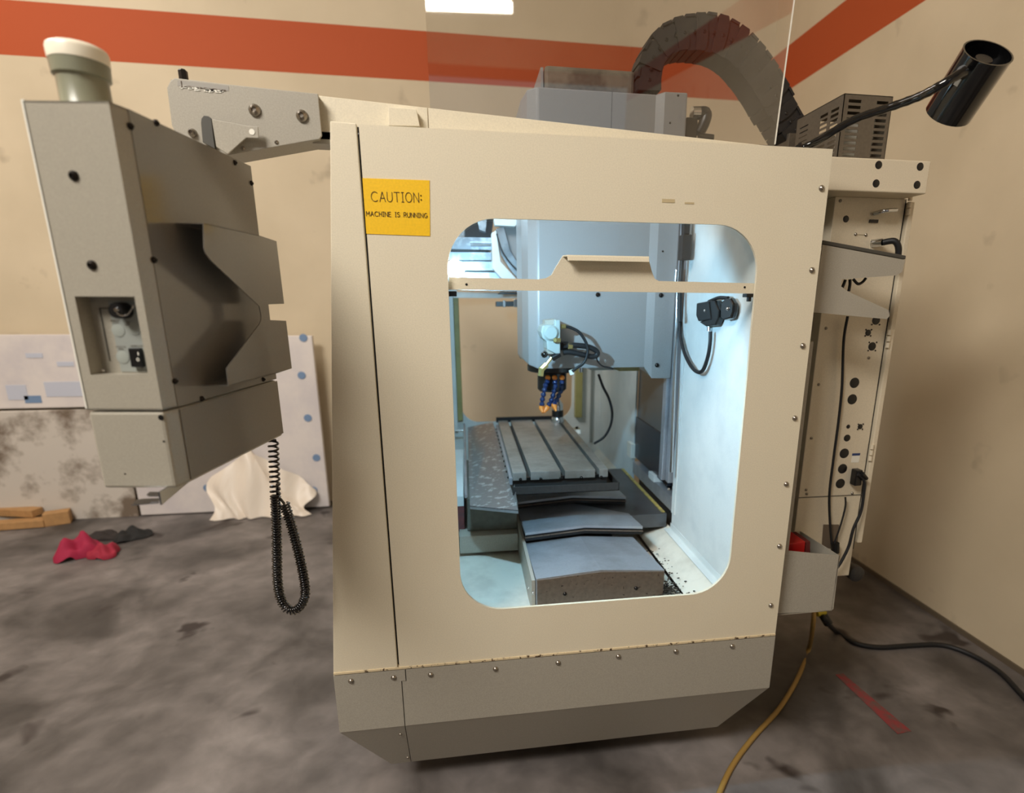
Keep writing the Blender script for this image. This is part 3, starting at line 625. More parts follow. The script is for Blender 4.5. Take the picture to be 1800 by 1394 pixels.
def word(txt, pL, pR, hpx_top, sw_, name):
    # baseline from pL to pR, height to hpx_top
    ex = (pR-pL); wtot = sum(W_[c] for c in txt)+.26*(len(txt)-1); sx_ = ex.length/wtot; ex.normalize(); ez = V((0, 0, 1)); hh = (hpx_top-pL).length
    x = 0; g = G()
    for c in txt:
        for st in GL.get(c, []):
            q_ = [pL+ex*((x+u)*sx_)+ez*(v*hh) for u, v in st]
            for a_, b_ in zip(q_, q_[1:]):
                d_ = (b_-a_); L_ = d_.length; d_.normalize(); n_ = d_.cross(V((0, 1, 0)))
                g.obox((a_+b_)/2, d_*(L_/2+sw_*.6), n_*sw_, V((0, .0004, 0)))
        x += W_[c]+.26
    g.build(name, M_ink, sign)
ys = D-.0016
word('CAUTION:', PY(ys, 653, 354), PY(ys, 741, 356), PY(ys, 653, 337), .00065, 'caution_lettering')
word('MACHINE IS RUNNING', PY(ys, 644, 379.5), PY(ys, 751.5, 383), PY(ys, 644, 371.5), .0006, 'running_lettering')

# ------------------------------------------------------------------ control pendant
pend = thing('control_pendant', 'tall grey control pendant with recessed switch plate and sheet metal holder', 'control panel', (-.55, 1.2, 1.16))
zt, zsm, zbt = 1.78, 1.3235, 1.188
B0 = PY(1.0, 190, 174); C0 = PY(1.03, 222, 180); D0 = PZ(zt, 440, 292)
ud = V((D0.x-C0.x, D0.y-C0.y, 0)); Ld = ud.length; ud.normalize(); wd = V((ud.y, -ud.x, 0))
A0 = PP(V((B0.x, B0.y, 0)), ud, 38, 170)
A0.z = zt
def xy(p): return V((p.x, p.y, 0))
A1, B1, C1, D1 = xy(A0), xy(B0), xy(C0), xy(D0)
E1 = A1+ud*((D1-A1).dot(ud))
poly = [A1, B1, C1, D1, E1]
zv = lambda z: V((0, 0, z))
# recess for the switch plate, cut in the near face
nf = [A1, B1]
def onface(px, py): return PP(A1+zv(1.5), ud, px, py)
r0, r1, r2, r3 = onface(131, 521), onface(236, 521), onface(262, 659), onface(158, 659)
rx0 = (r0-A1).dot(wd); rx1 = min((r1-A1).dot(wd), (B1-A1).length-.001); rz1 = r0.z; rz0 = r3.z
W0 = (B1-A1).length
def F3(u, z, d=0): return A1+wd*u+ud*d+zv(z)
g = G()
g.holed([F3(0, zsm+.001), F3(W0, zsm+.001), F3(W0, zt), F3(0, zt)], [[F3(rx0, rz0), F3(rx1, rz0), F3(rx1, rz1), F3(rx0, rz1)]], ud*.003)
g.prism([B1+zv(zsm+.001), C1+zv(zsm+.001), C1+zv(zt), B1+zv(zt)], ud*.003)
g.prism([A1+zv(zsm+.001), E1+zv(zsm+.001), E1+zv(zt), A1+zv(zt)], wd*.003)
g.prism([p+zv(zt-.003) for p in poly], zv(.003))
g.prism([p+zv(zsm+.001) for p in poly], zv(.003))
shell = g.build('housing', M_pend, pend)
SP = G().prism([C1+zv(zsm+.001)+wd*.001, D1+zv(zsm+.001)+wd*.001, D1+zv(zt)+wd*.001, C1+zv(zt)+wd*.001], -wd*.003).build('side_cover', M_pend_shaded, pend)
G().prism([D1+zv(zsm+.001), E1+zv(zsm+.001), E1+zv(zt), D1+zv(zt)], -ud*.003).build('rear_cover', M_pend, pend)
bezel = G().prism([A1-wd*.004+zv(zsm+.003)+ud*.002, E1-wd*.004+zv(zsm+.003), E1-wd*.004+zv(zt+.002), A1-wd*.004+zv(zt+.002)+ud*.002], wd*.005).build('front_bezel', M_white, pend)
low = [p+zv(zsm-.0015) for p in poly]; lowb = [p+zv(zbt) for p in poly]
G().loft(low, lowb).build('lower_housing', M_pend, pend, bevel=.005)
G().prism([C1+zv(zbt+.006)+wd*.002+ud*.002, D1+zv(zbt+.006)+wd*.002, D1+zv(zsm-.004)+wd*.002, C1+zv(zsm-.004)+wd*.002+ud*.002], -wd*.0018).build('lower_side_cover', M_pend_shaded, pend)
# recess walls and plate
dp = .028
g = G().prism([F3(rx0, rz0, .002), F3(rx0, rz0, dp), F3(rx0, rz1, dp), F3(rx0, rz1, .002)], -wd*.002)
g.prism([F3(rx1, rz0, .002), F3(rx1, rz0, dp), F3(rx1, rz1, dp), F3(rx1, rz1, .002)], wd*.002)
g.prism([F3(rx0, rz1, .002), F3(rx1, rz1, .002), F3(rx1, rz1, dp), F3(rx0, rz1, dp)], zv(.002))
g.prism([F3(rx0, rz0, .002), F3(rx1, rz0, .002), F3(rx1, rz0, dp), F3(rx0, rz0, dp)], -zv(.002))
g.prism([F3(rx0, rz0, dp), F3(rx1, rz0, dp), F3(rx1, rz1, dp), F3(rx0, rz1, dp)], ud*.002)
rec = g.build('switch_recess', M_pend, pend)
def onplate(px, py, d=dp): return PP(A1+ud*d+zv(1.5), ud, px, py)
pl = [onplate(*q_) for q_ in ((184, 536), (244, 536), (262, 652), (202, 654))]
u0 = (pl[0]-A1).dot(wd); u1 = rx1-.001
u0 = max(u0, rx0+.03)
G().prism([F3(u0, rz0+.002, dp-.001), F3(u1, rz0+.002, dp-.001), F3(u1, rz1-.006, dp-.001), F3(u0, rz1-.006, dp-.001)], ud*.001).build('switch_plate', M_recess, rec)
G().prism([F3(rx0+.014, rz0+.02, dp-.0012), F3(rx0+.0155, rz0+.02, dp-.0012), F3(rx0+.0155, rz1-.018, dp-.0012), F3(rx0+.014, rz1-.018, dp-.0012)], ud*.001).prism([F3(rx0+.014, rz1-.019, dp-.0012), F3(rx0+.03, rz1-.019, dp-.0012), F3(rx0+.03, rz1-.0175, dp-.0012), F3(rx0+.014, rz1-.0175, dp-.0012)], ud*.001).build('slot_cover_seam', M_darktone, rec)
bolt(rec, onplate(180, 652, dp), tuple(-ud), r=.005, m=M_chrome, name='screw')
k0 = onplate(212, 546, dp-.012)
G().lathe(k0+ud*.012, -ud, [(0, .013), (.02, .013), (.024, .011)], 20).build('connector_cap', M_black, rec, smooth=40)
G().lathe(onplate(206, 545, dp-.024), -ud, [(0, .004), (.003, .003)], 12).build('chain_stud', M_chrome, rec, smooth=40)
g = G()
for q_ in smooth_path([onplate(*p_, dp-.026) for p_ in ((206, 551), (213, 555), (222, 554), (229, 547), (234, 538))], 4):
    g.lathe(q_+ud*.001, -ud, [(0, .0005), (.001, .0014), (.002, .0005)], 6)
g.build('bead_chain', M_chrome, rec)['kind'] = 'stuff'
for px, py in ((208, 581), (236, 578), (216, 628)):
    G().lathe(onplate(px, py, dp-.001), -ud, [(0, .0105), (.0006, .0105), (.001, .009)], 20).build('blank_button', mat('blank_button', (158, 163, 156), .3), rec, smooth=40)
s0 = onplate(244, 628, dp)
rk = G().obox(s0-ud*.004, wd*.009, ud*.005, zv(.0155)).build('rocker_switch', M_black, rec, bevel=.001)
G().obox(onplate(243, 622, dp-.010), wd*.0008, ud*.0004, zv(.0025)).build('switch_mark', M_white, rk)
g = G()
c_ = onplate(242.5, 632, dp-.010)
for k in range(14):
    a_ = 2*math.pi*k/14; g.obox(c_+wd*(.0018*math.cos(a_))+zv(.0024*math.sin(a_)), wd*.0005, ud*.0004, zv(.0005))
g.build('switch_mark', M_white, rk)
def text(s, p, h, parent, m, name, right, nrm):
    cu = bpy.data.curves.new(name, 'FONT'); cu.body = s; cu.size = h*1.4; cu.align_x = 'CENTER'; cu.offset = h*.01
    o = bpy.data.objects.new(name, cu); col.objects.link(o)
    dg = bpy.context.evaluated_depsgraph_get(); me = bpy.data.meshes.new_from_object(o.evaluated_get(dg)); bpy.data.objects.remove(o)
    R_ = V(right).normalized(); U_ = V((0, 0, 1))
    for v_ in me.vertices: v_.co = p+R_*v_.co.x+U_*v_.co.y+V(nrm)*.0004-WORLD[parent.name]
    me.materials.clear(); me.materials.append(m); o = bpy.data.objects.new(name, me); col.objects.link(o); o.parent = parent; WORLD[o.name] = WORLD[parent.name]
for s_, px, py in (('MEMORY\nLOCK', 203, 565), ('2ND\nHOME', 225, 568), ('HOLD TO\nRUN', 212.5, 611), ('WORK LIGHT', 242, 609.5), ('GFI\nPROTECTED', 250, 648)):
    text(s_, onplate(px, py, dp-.0015), .0026, rec, M_ink, 'switch_lettering', wd, -ud)
for px, py in ((130, 309), (162, 466)):
    bolt(shell, onface(px, py), tuple(-ud), r=.0075, m=M_boltdark)
sn = wd
def onside(px, py, off=.0015): return PP(C1+wd*off+zv(1.5), wd, px, py)
for px, py in ((230, 222), (275, 216), (413, 286), (442, 322), (271, 457), (308, 670), (355, 701), (463, 667)):
    bolt(SP, onside(px, py), tuple(wd), r=.0052, m=M_boltdark, name='screw')
# beacon
bc = PZ(zt, 150, 172); bc = V((bc.x, bc.y+.0, zt)); bcx = PY(1.085, 150, 166)
bp_ = V((bcx.x, 1.085, zt))
k_ = .1
G().lathe(bp_, (0, 0, 1), [(-.02, .036), (.006, .036), (.01, .0335), (.052, .0335), (.054, .0375), (.074, .0385), (.074, .036)], 32).build('beacon_base', M_beacon, pend, smooth=40)
G().lathe(bp_+zv(.0735), (0, 0, 1), [(0, .0390), (.015, .0395), (.02, .038), (.023, .032), (.025, .016)], 32).build('beacon_lens', M_beaconcap, pend, smooth=50)
# holder on the side
off = .05
hol = [(358, 392), (378, 395), (456, 414), (486, 424), (499.5, 534), (472, 535), (475, 562.5), (503, 564), (513, 647.5), (489, 655.5), (402, 678.5), (398.5, 647.5), (456, 570), (459, 563), (459, 553), (456, 538), (371, 458), (362, 446), (359, 437)]
hpts = [onside(*q_, off) for q_ in hol]
hp = G().prism(hpts, -wd*.0018).build('document_holder', M_pend_shaded, pend)
bt = [onside(402, 678.5, off), onside(489, 655.5, off)]
bt2 = [p-wd*(off-.003) for p in bt]
G().prism([bt[0], bt[1], bt2[1], bt2[0]-ud*.0], zv(.0016)).build('holder_shelf', M_pend_shaded, hp)
tp = [onside(358, 392, off), onside(456, 414, off)]
G().prism([tp[0], tp[1], tp[1]-wd*(off-.003), tp[0]-wd*(off-.003)], -zv(.0016)).build('holder_top', M_pend_shaded, hp)
rp = [onside(486, 424, off), onside(499.5, 534, off)]
# hooks below
g = G()
z_ = zbt-.0
b0 = PZ(zbt-.004, 278, 868)
hk = [V((b0.x, b0.y, zbt-.001)), V((b0.x, b0.y, zbt-.024)), V((b0.x+.01, b0.y+.17, zbt-.001))]
G().prism(hk, V((.003, 0, 0))).prism([PZ(zbt-.022, 231, 889), PZ(zbt-.022, 240, 880), PZ(zbt-.022, 252, 878), PZ(zbt-.022, 280, 877), PZ(zbt-.022, 280, 885)], zv(.0015)).prism([PZ(zbt-.012, 258, 871), PZ(zbt-.012, 263, 866), PZ(zbt-.012, 279, 866), PZ(zbt-.012, 279, 873), PZ(zbt-.012, 262, 873)], zv(.0015)).build('hanger_hook', M_chrome, pend)
# paint chips
for px, py, r_ in ((283, 734, .005), (288, 776, .002), (220, 833, .0015)):
    G().lathe(onface(px, py)-ud*.0003, -ud, [(0, r_), (.0004, r_*.9)], 7).build('paint_chip', M_black, pend)

# ------------------------------------------------------------------ pendant arm
ya = 1.43
arm = thing('pendant_arm', 'grey bolted swing arm bracket between pendant and machine roof', 'arm', PY(ya, 430, 270))
sh = [(307, 137), (402, 148.4), (558.7, 164.8), (565.6, 238), (561, 244.5), (545, 247), (400, 273), (330, 285), (302, 220), (293.5, 154.5), (299, 143)]
ap_ = G().prism(pxs(sh, ya), (0, .006, 0)).build('arm_plate', M_gray, arm, bevel=.001)
zz = PY(ya, 545, 247)
dep = PZ(zz.z, 545, 262).y
g = G()
e0, e1 = PY(ya+.004, 400, 273), PY(ya+.004, 561, 244.5)
g.prism([e0, e1, e1+V((0, dep-ya, 0)), e0+V((0, dep-ya, 0))], (0, 0, .004))
t_0, t_1 = PY(ya+.004, 300, 140), PY(ya+.004, 558, 166)
g.prism([t_0, t_1, t_1+V((0, dep-ya, 0)), t_0+V((0, dep-ya, 0))], (0, 0, -.004))
g.build('arm_flange', M_gray, arm)
G().box((e1.x-.03, ya+.02, e1.z+.004), (e1.x+.03, dep, e1.z+.02)).build('pivot_block', M_gray, arm)
p_ = PY(dep, 560, 255); G().box((p_.x, ya+.02, p_.z-.010), (a1.x+.06, dep, p_.z+.014)).build('pivot_tube', M_gray, arm)
for px, py, r_ in ((448, 194, .013), (531, 204, .013)): bolt(ap_, PY(ya, px, py), r=r_, m=M_bolt, name='cap_screw', h=.01)
bolt(ap_, PY(ya, 339, 234), r=.009, m=M_bolt, name='cap_screw', h=.012)
for px, py in ((486, 250), (427, 261)): bolt(ap_, PY(ya, px, py), r=.0045, m=M_bolt, name='screw')
br = [(372, 209), (434, 221), (453.5, 222.5), (455, 243), (433, 242), (400, 271), (380, 258)]
bb = G().prism(pxs(br, ya-.018), (0, .003, 0)).build('cable_bracket', M_gray, arm, bevel=.001)
fl_ = [(372, 209), (366, 204), (358, 203), (354, 208), (353, 216), (356, 250), (378, 262), (374, 230)]
G().prism(pxs(fl_, ya-.010), (0, .008, 0)).build('bracket_flange', M_darktone, arm, bevel=.001)
G().lathe(PY(ya-.018, 443, 232), (0, -1, 0), [(0, .006), (.001, .0058)], 14).build('white_button', M_white, arm)
kp = PY(ya+.03, 323, 138); G().lathe(kp-zv(.004), (0, 0, 1), [(0, .009), (.018, .009), (.021, .006)], 6).build('top_stud', M_black, arm)
lb = G().prism(pxs([(312, 141), (402, 151), (402, 160), (312, 151)], ya-.0005), (0, .001, 0)).build('worn_label', mat('label_grey', (150, 146, 138), .5), arm)
g = G()
for k in range(46):
    t = random.random(); px = 315+t*85; py = 153+t*9+random.uniform(-3.2, 3.2)*(1-.5*t); c_ = PY(ya-.0011, px, py); s_ = random.uniform(.0008, .0028)
    g.box((c_.x-s_*1.5, ya-.0011, c_.z-s_*.5), (c_.x+s_*1.5, ya-.0006, c_.z+s_*.5))
g.build('label_residue', M_white, arm)['kind'] = 'stuff'
g = G()
for k in range(30):
    t = k/30; px = 322+t*76; py = 151+t*8; c_ = PY(ya-.0012, px, py); s_ = random.uniform(.0005, .0012)
    g.box((c_.x-s_, ya-.0012, c_.z-s_), (c_.x+s_, ya-.0007, c_.z+s_))
c_ = PY(ya-.0012, 319, 148); g.box((c_.x-.0008, ya-.0012, c_.z-.005), (c_.x+.0008, ya-.0007, c_.z+.006))
g.build('label_print', M_ink, arm)['kind'] = 'stuff'

# ------------------------------------------------------------------ coiled cord below pendant
yc = 1.36
cpth = smooth_path([PY(yc, *q_) for q_ in ((480, 772), (482, 820), (484, 870), (486, 920), (487, 975), (488, 1020), (493, 1050), (503, 1068), (514, 1073), (526, 1068), (535, 1052), (536, 1030), (529, 990), (518, 945), (508, 910), (500, 885))], 26)
L_ = [0]
for a_, b_ in zip(cpth, cpth[1:]): L_.append(L_[-1]+(b_-a_).length)
tot = L_[-1]; hel = []; ph = 0; s = 0; ds = .0004; idx = 0; turns_ds = 0
while s < tot:
    while idx < len(L_)-2 and L_[idx+1] < s: idx += 1
    f_ = (s-L_[idx])/max(1e-9, L_[idx+1]-L_[idx]); p = cpth[idx].lerp(cpth[idx+1], f_); d = (cpth[idx+1]-cpth[idx]).normalized()
    n1 = d.cross(V((0, 1, 0))).normalized(); n2 = d.cross(n1)
    pitch = .0125 if s < .14 else .0068
    ph += 2*math.pi*ds*3/pitch*1.0
    hel.append(p+n1*(.0102*math.cos(ph))+n2*(.0102*math.sin(ph))); s += ds*3
ck = thing('coiled_cord', 'black coiled cord looping down from the pendant underside', 'cord', PY(yc, 510, 1075))
G().tube(hel, .0027, 6).build('coil', M_blackgloss, ck, smooth=80)
G().tube(smooth_path([PY(yc, 500, 886), PY(yc, 494, 878), PY(yc, 488, 872), PY(yc, 487, 850)]), .003, 6).tube([PY(yc, 480, 772), PY(yc, 479, 752)], .003, 6).build('cord_tail', M_blackgloss, ck, smooth=60)

# ------------------------------------------------------------------ clear acrylic sheet on the machine roof (leans slightly forward)
sl, sr_ = PY(1.49, 754, 200), PY(1.49, 1378, 190)
tilt = .088; zb0 = 1.80; zt0 = 2.75
def shp(x, z): return V((x, 1.50-(z-zb0)*tilt, z))
xL_ = PY(1.46, 752, 120).x; xR_ = PY(1.46, 1386, 120).x
ac = thing('acrylic_sheet', 'tall clear acrylic sheet standing on the machine roof', 'panel', shp((xL_+xR_)/2, zb0))
G().prism([shp(xL_, zb0), shp(xR_, zb0), shp(xR_, zt0), shp(xL_, zt0)], (0, .0005, 0)).build('sheet', M_acryl, ac)
G().prism([shp(xR_, zb0+.1), shp(xR_+.0022, zb0+.1), shp(xR_+.0022, zt0), shp(xR_, zt0)], (0, .004, 0)).build('sheet_edge', M_white, ac)

# ------------------------------------------------------------------ cable chain
yc2 = 2.12
cp_ = smooth_path([PY(yc2, *q_) for q_ in ((1133, 168), (1134, 140), (1141, 112), (1158, 86), (1185, 72), (1218, 68), (1252, 72), (1285, 90), (1312, 118), (1336, 152), (1358, 190), (1378, 225), (1396, 252))], 12)
Ls = [0]
for a_, b_ in zip(cp_, cp_[1:]): Ls.append(Ls[-1]+(b_-a_).length)
chn = thing('cable_chain', 'dark segmented cable carrier chain arching from head to column', 'cable chain', PY(yc2, 1133, 165))
NL = 24
def atl(s):
    i = 0
    while i < len(Ls)-2 and Ls[i+1] < s: i += 1
    f_ = (s-Ls[i])/(Ls[i+1]-Ls[i]); return cp_[i].lerp(cp_[i+1], f_), (cp_[i+1]-cp_[i]).normalized()
step = Ls[-1]/NL
for k in range(NL):
    p, d = atl(step*(k+.5)); n = d.cross(V((0, 1, 0))).normalized(); t = (k+.5)/NL
    hw = .041+.018*min(1, max(0, (t-.15)/.25)); wy = .055
    if t > .85: hw = .05
    g = G()
    for sgn in (-1, 1):
        out = []
        for a_ in range(0, 181, 30): out.append(p+d*(step*.35)+d*(step*.38*math.sin(math.radians(a_)))+n*(hw*math.cos(math.radians(a_))))
        out += [p-d*step*.5-n*hw*.96, p-d*step*.5+n*hw*.96]
        g.prism([q_+V((0, sgn*wy-(.006 if k % 2 else 0)*sgn, 0)) for q_ in out], (0, .006*(-sgn), 0))
    for sg in (-1, 1): g.obox(p+n*hw*sg*.93, d*step*.47, (0, wy-.002, 0), n*.004)
    lk = g.build('chain_link', M_chain, chn)
    plug(lk, p+V((0, -wy-.0005, 0))+d*step*.35, (0, -1, 0), .006, name='link_pin', h=.002)
G().tube([q_+V((0, .01, 0)) for q_ in cp_], .028, 8).build('cable_bundle', M_black, chn, smooth=60)
ft = PY(yc2, 1390, 255); G().box((ft.x-.05, yc2-.07, 1.86), (ft.x+.16, yc2+.08, ft.z+.02)).build('chain_anchor', M_grille, chn, bevel=.002)

# ------------------------------------------------------------------ vented resistor box on top of cabinet
yv = 1.72
v0, v1 = PY(yv, 1485, 164), PY(yv, 1570, 171)
vz1 = v0.z; vz0 = 1.90
vx0, vx1 = v0.x, v1.x
vy1 = PX(vx0, 1402, 210).y
vb_ = thing('vented_box', 'grey slotted metal box standing on the electrical cabinet', 'box', ((vx0+vx1)/2, (yv+vy1)/2, vz0))
def rect(x0, x1, z0, z1): return [(x0, z0), (x1, z0), (x1, z1), (x0, z1)]
wv = vx1-vx0; hv = vz1-vz0
holes = []
n_s = 12
for k in range(n_s):
    z0_ = vz0+hv*(.03+k*.078); z1_ = z0_+hv*.042
    holes.append(rect(vx0+wv*.10, vx0+wv*.36, z0_, z1_)); holes.append(rect(vx0+wv*.68, vx0+wv*.92, z0_, z1_))
G().holed([(x, yv, z) for x, z in rect(vx0, vx1, vz0, vz1)], [[(x, yv, z) for x, z in h_] for h_ in holes], (0, .002, 0)).build('front_face', M_grille, vb_)
Ly = vy1-yv; holes = []
for k in range(12):
    z0_ = vz0+hv*(.03+k*.072); z1_ = z0_+hv*.04
    for a_, b_ in ((.08, .24), (.30, .46)): holes.append(rect(yv+Ly*a_, yv+Ly*b_, z0_, z1_))
    holes.append(rect(yv+Ly*.72, yv+Ly*.92, z0_, z0_+hv*.02))
G().holed([(vx0, y, z) for y, z in rect(yv, vy1, vz0, vz1)], [[(vx0, y, z) for y, z in h_] for h_ in holes], (.002, 0, 0)).build('side_face', M_grille, vb_)
G().box((vx1-.002, yv, vz0), (vx1, vy1, vz1)).box((vx0, yv, vz1-.002), (vx1, vy1, vz1)).build('cover', M_grille, vb_)
for k in range(9):
    G().cyl((vx0+.03, yv+.06, vz0+.03+hv*.075*k), (vx1-.01, yv+.06, vz0+.03+hv*.075*k), .008).build('resistor_rod', M_white, vb_, smooth=40)

# ------------------------------------------------------------------ electrical cabinet
yk = 1.55; ykf = 1.63
cab = thing('electrical_cabinet', 'tall off-white electrical cabinet with black plugs at the machine rear', 'cabinet', (1.2, 1.9, .45))
k0_, k1_ = PY(yk, 1464, 275), PY(yk, 1637, 283); kz1 = k0_.z; kz0 = PY(yk, 1630, 341).z
tb_ = G().box((k0_.x-.06, yk, kz0), (k1_.x, 2.3, kz1)).build('top_housing', M_cab, cab, bevel=.003)
for px, py in ((1544.5, 290), (1617.5, 293), (1540, 322.5), (1612, 325)): plug(tb_, PY(yk, px, py), (0, -1, 0), .0108)
fx0 = PY(ykf, 1443, 556).x; fx1 = PY(ykf, 1586, 352).x
zc0 = PY(ykf, 1485, 1012).z
bx1 = PY(ykf, 1500, 1010).x
zj = PY(ykf, 1440, 873).z
bdy = G().box((fx0, ykf, zc0), (fx1+.012, 2.3, kz0)).build('cabinet_body', M_cab, cab, bevel=.002)
dr = G().box((fx1+.018, ykf-.012, zc0+.13), (fx1+.034, 2.28, kz0-.01)).build('cabinet_door', M_cab, cab, bevel=.002)
G().box((fx1+.012, ykf+.004, zc0+.1), (fx1+.018, 2.2, kz0)).build('door_gap', M_black, cab)
for px, py in ((1590, 365), (1552, 600), (1516, 800)):
    p = PY(ykf-.012, px, py)
    for k in range(3): G().cyl((fx1+.016, ykf-.012, p.z-.02+k*.02), (fx1+.016, ykf-.012, p.z-.004+k*.02), .006).build('hinge', M_cab, cab, smooth=40)
g = G().box((fx0, ykf-.002, zj-.001), (fx1+.012, ykf, zj+.001)).build('panel_seam', M_darktone, cab)
K = lambda px, py: PY(ykf, px, py)
for px, py, r_ in ((1487, 385, .0098), (1502, 673, .017), (1498, 702, .017), (1491, 750, .007), (1489, 770, .012), (1484, 797, .017), (1481, 824, .017), (1477, 850, .017)):
    plug(bdy, K(px, py), (0, -1, 0), r_)
for px, py, r_ in ((1540, 563, .014), (1526, 585, .010), (1533, 609, .0135), (1512, 750, .009)):
    pg = plug(bdy, K(px, py), (0, -1, 0), r_, name='socket')
    g = G()
    for a_ in (45, 135, 225, 315):
        c_ = K(px, py)+V((math.cos(math.radians(a_))*r_*1.35, -.001, math.sin(math.radians(a_))*r_*1.35)); g.lathe(c_, (0, -1, 0), [(0, .0028), (.002, .002)], 6)
    g.build('socket_screws', M_boltdark, pg)
for px, py in ((1452, 577), (1439, 676), (1426, 770), (1417, 861), (1418, 868), (1498, 867), (1527, 629), (1477, 353), (1504, 412), (1522, 413)):
    bolt(bdy, K(px, py), r=.005, name='screw')
# handle latch, cable gland and elbow, rating label
G().tube(smooth_path([K(1534, 376)+V((0, -.004, 0)), K(1545, 373)+V((0, -.03, 0)), K(1563, 372)+V((0, -.03, 0))]), .006).build('latch_handle', M_chrome, bdy, smooth=60)
G().obox(K(1535, 389), (.014, 0, 0), (0, .004, 0), (0, 0, .0045)).build('latch_slot', M_black, bdy, smooth=40)
G().prism([K(1530, 420)+V((0, -.002, 0)), K(1545, 421)+V((0, -.002, 0)), K(1541, 450)+V((0, -.002, 0)), K(1526, 449)+V((0, -.002, 0))], (0, .002, 0)).prism([K(1503, 400)+V((0, -.002, 0)), K(1524, 401)+V((0, -.002, 0)), K(1522, 413)+V((0, -.002, 0)), K(1502, 412)+V((0, -.002, 0))], (0, .002, 0)).build('cover_plate', M_cab, bdy)
G().cyl(K(1533, 428), K(1540, 428)+V((0, -.03, 0)), .012).build('cable_gland', M_chrome, bdy, smooth=40)
G().tube(smooth_path([K(1540, 428)+V((0, -.03, 0)), K(1551, 427)+V((0, -.05, 0)), K(1556, 440)+V((0, -.055, 0)), K(1556, 462)+V((0, -.05, 0))]), .009).build('conduit', M_rubber, bdy, smooth=60)
rl = [K(1498, 798), K(1512, 797), K(1509, 813), K(1496, 813)]
G().prism([p+V((0, -.0008, 0)) for p in rl], (0, .001, 0)).build('rating_label', M_white, bdy)
G().prism([p+V((0, -.0014, 0)) for p in [K(1498, 797), K(1512, 796.5), K(1511, 800.5), K(1497.5, 801)]], (0, .001, 0)).build('label_band', mat('label_blue', (40, 60, 110), .5), bdy)
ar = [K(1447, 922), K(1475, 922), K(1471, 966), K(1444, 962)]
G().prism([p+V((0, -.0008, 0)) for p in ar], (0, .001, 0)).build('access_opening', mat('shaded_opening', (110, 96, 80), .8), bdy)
G().lathe(PY(ykf+.08, 1497, 1003), (0, -1, 0), [(0, .03), (.03, .03), (.035, .022)], 20).build('conduit_cap', M_dark, cab, smooth=40)
# cords in front of the cabinet
def cord(name, pts, r, parent, y=ykf-.02, m=None):
    g = G().tube(smooth_path([PY(y, *q_) if len(q_) == 2 else PY(q_[2], q_[0], q_[1]) for q_ in pts], 8), r, 8)
    return g.build(name, m or M_rubber, parent, smooth=60)
cord('power_cord', [(1490, 556), (1483, 600), (1480, 680), (1474, 740), (1466, 800), (1458, 868), (1459, 920), (1462, 956)], .0042, cab)
cord('power_cord', [(1486, 874), (1486, 890), (1480, 915), (1472, 940), (1464, 962)], .003, cab)
pg = thing('power_plug', 'square black plug with hanging cord in the cabinet outlet below the small label', 'plug', K(1500, 850))
G().prism([K(1496, 823)+V((0, -.03, 0)), K(1507, 822)+V((0, -.03, 0)), K(1504, 849)+V((0, -.03, 0)), K(1492, 850)+V((0, -.03, 0))], (0, .028, 0)).build('plug_body', M_black, pg, bevel=.003)
G().tube([K(1502, 828)+V((0, -.035, 0)), K(1511, 836)+V((0, -.036, 0))], [.010, .006], 8).build('strain_relief', M_black, pg, smooth=60)
cord('power_cord', [(1508, 834), (1519, 846), (1518, 870), (1513, 900), (1500, 930), (1492, 960), (1480, 985), (1470, 1000)], .005, pg, y=ykf-.035)
ob = thing('cord_connector', 'black cord connector resting in the cabinet lower opening', 'plug', K(1462, 965))
G().cyl(K(1461, 950)+V((0, -.022, 0)), K(1461, 966)+V((0, -.022, 0)), .014).build('connector_body', M_black, ob, smooth=40)

# ------------------------------------------------------------------ grey forked bracket and parts bin on the right
ybk = 1.46
fb = thing('forked_bracket', 'grey forked sheet metal bracket beside the cabinet front', 'bracket', PY(ybk, 1450, 550))
G().prism(pxs([(1446, 430), (1591, 457), (1586, 478), (1576, 484), (1480, 491), (1478, 503), (1490, 512), (1562, 545), (1564, 555), (1559, 561), (1430, 549)], ybk), (0, .003, 0)).build('bracket_plate', M_gray, fb)
a_, b_ = PY(ybk, 1446, 429), PY(ybk, 1592, 456)
G().prism([a_, b_, b_+V((0, -.0, .010)), a_+V((0, 0, .010))], (0, .05, 0)).build('bracket_flange', M_darktone, fb, bevel=.002)
for k, pts in enumerate(([(1486, 492), (1483, 500), (1480, 507)], [(1494, 491), (1494, 500), (1492, 512)], [(1500, 491), (1508, 499), (1516, 496), (1522, 489)])):
    G().tube(smooth_path([PY(ybk+.03, *q_) for q_ in pts]), .004).build('cable_tie', M_black, fb, smooth=60)
bin_ = thing('parts_bin', 'open grey sheet metal bin fixed behind the panel at lower right', 'bin', PY(1.44, 1425, 1075))
yb0 = 1.435
n0 = pxs([(1372, 967), (1476, 977), (1465, 1071), (1458, 1074), (1355, 1079)], yb0)
G().prism(n0, (0, .002, 0)).build('bin_front', M_gray, bin_)
nR = n0[1]; nL = n0[0]; depth_ = PZ(nR.z, 1392, 924).y-yb0
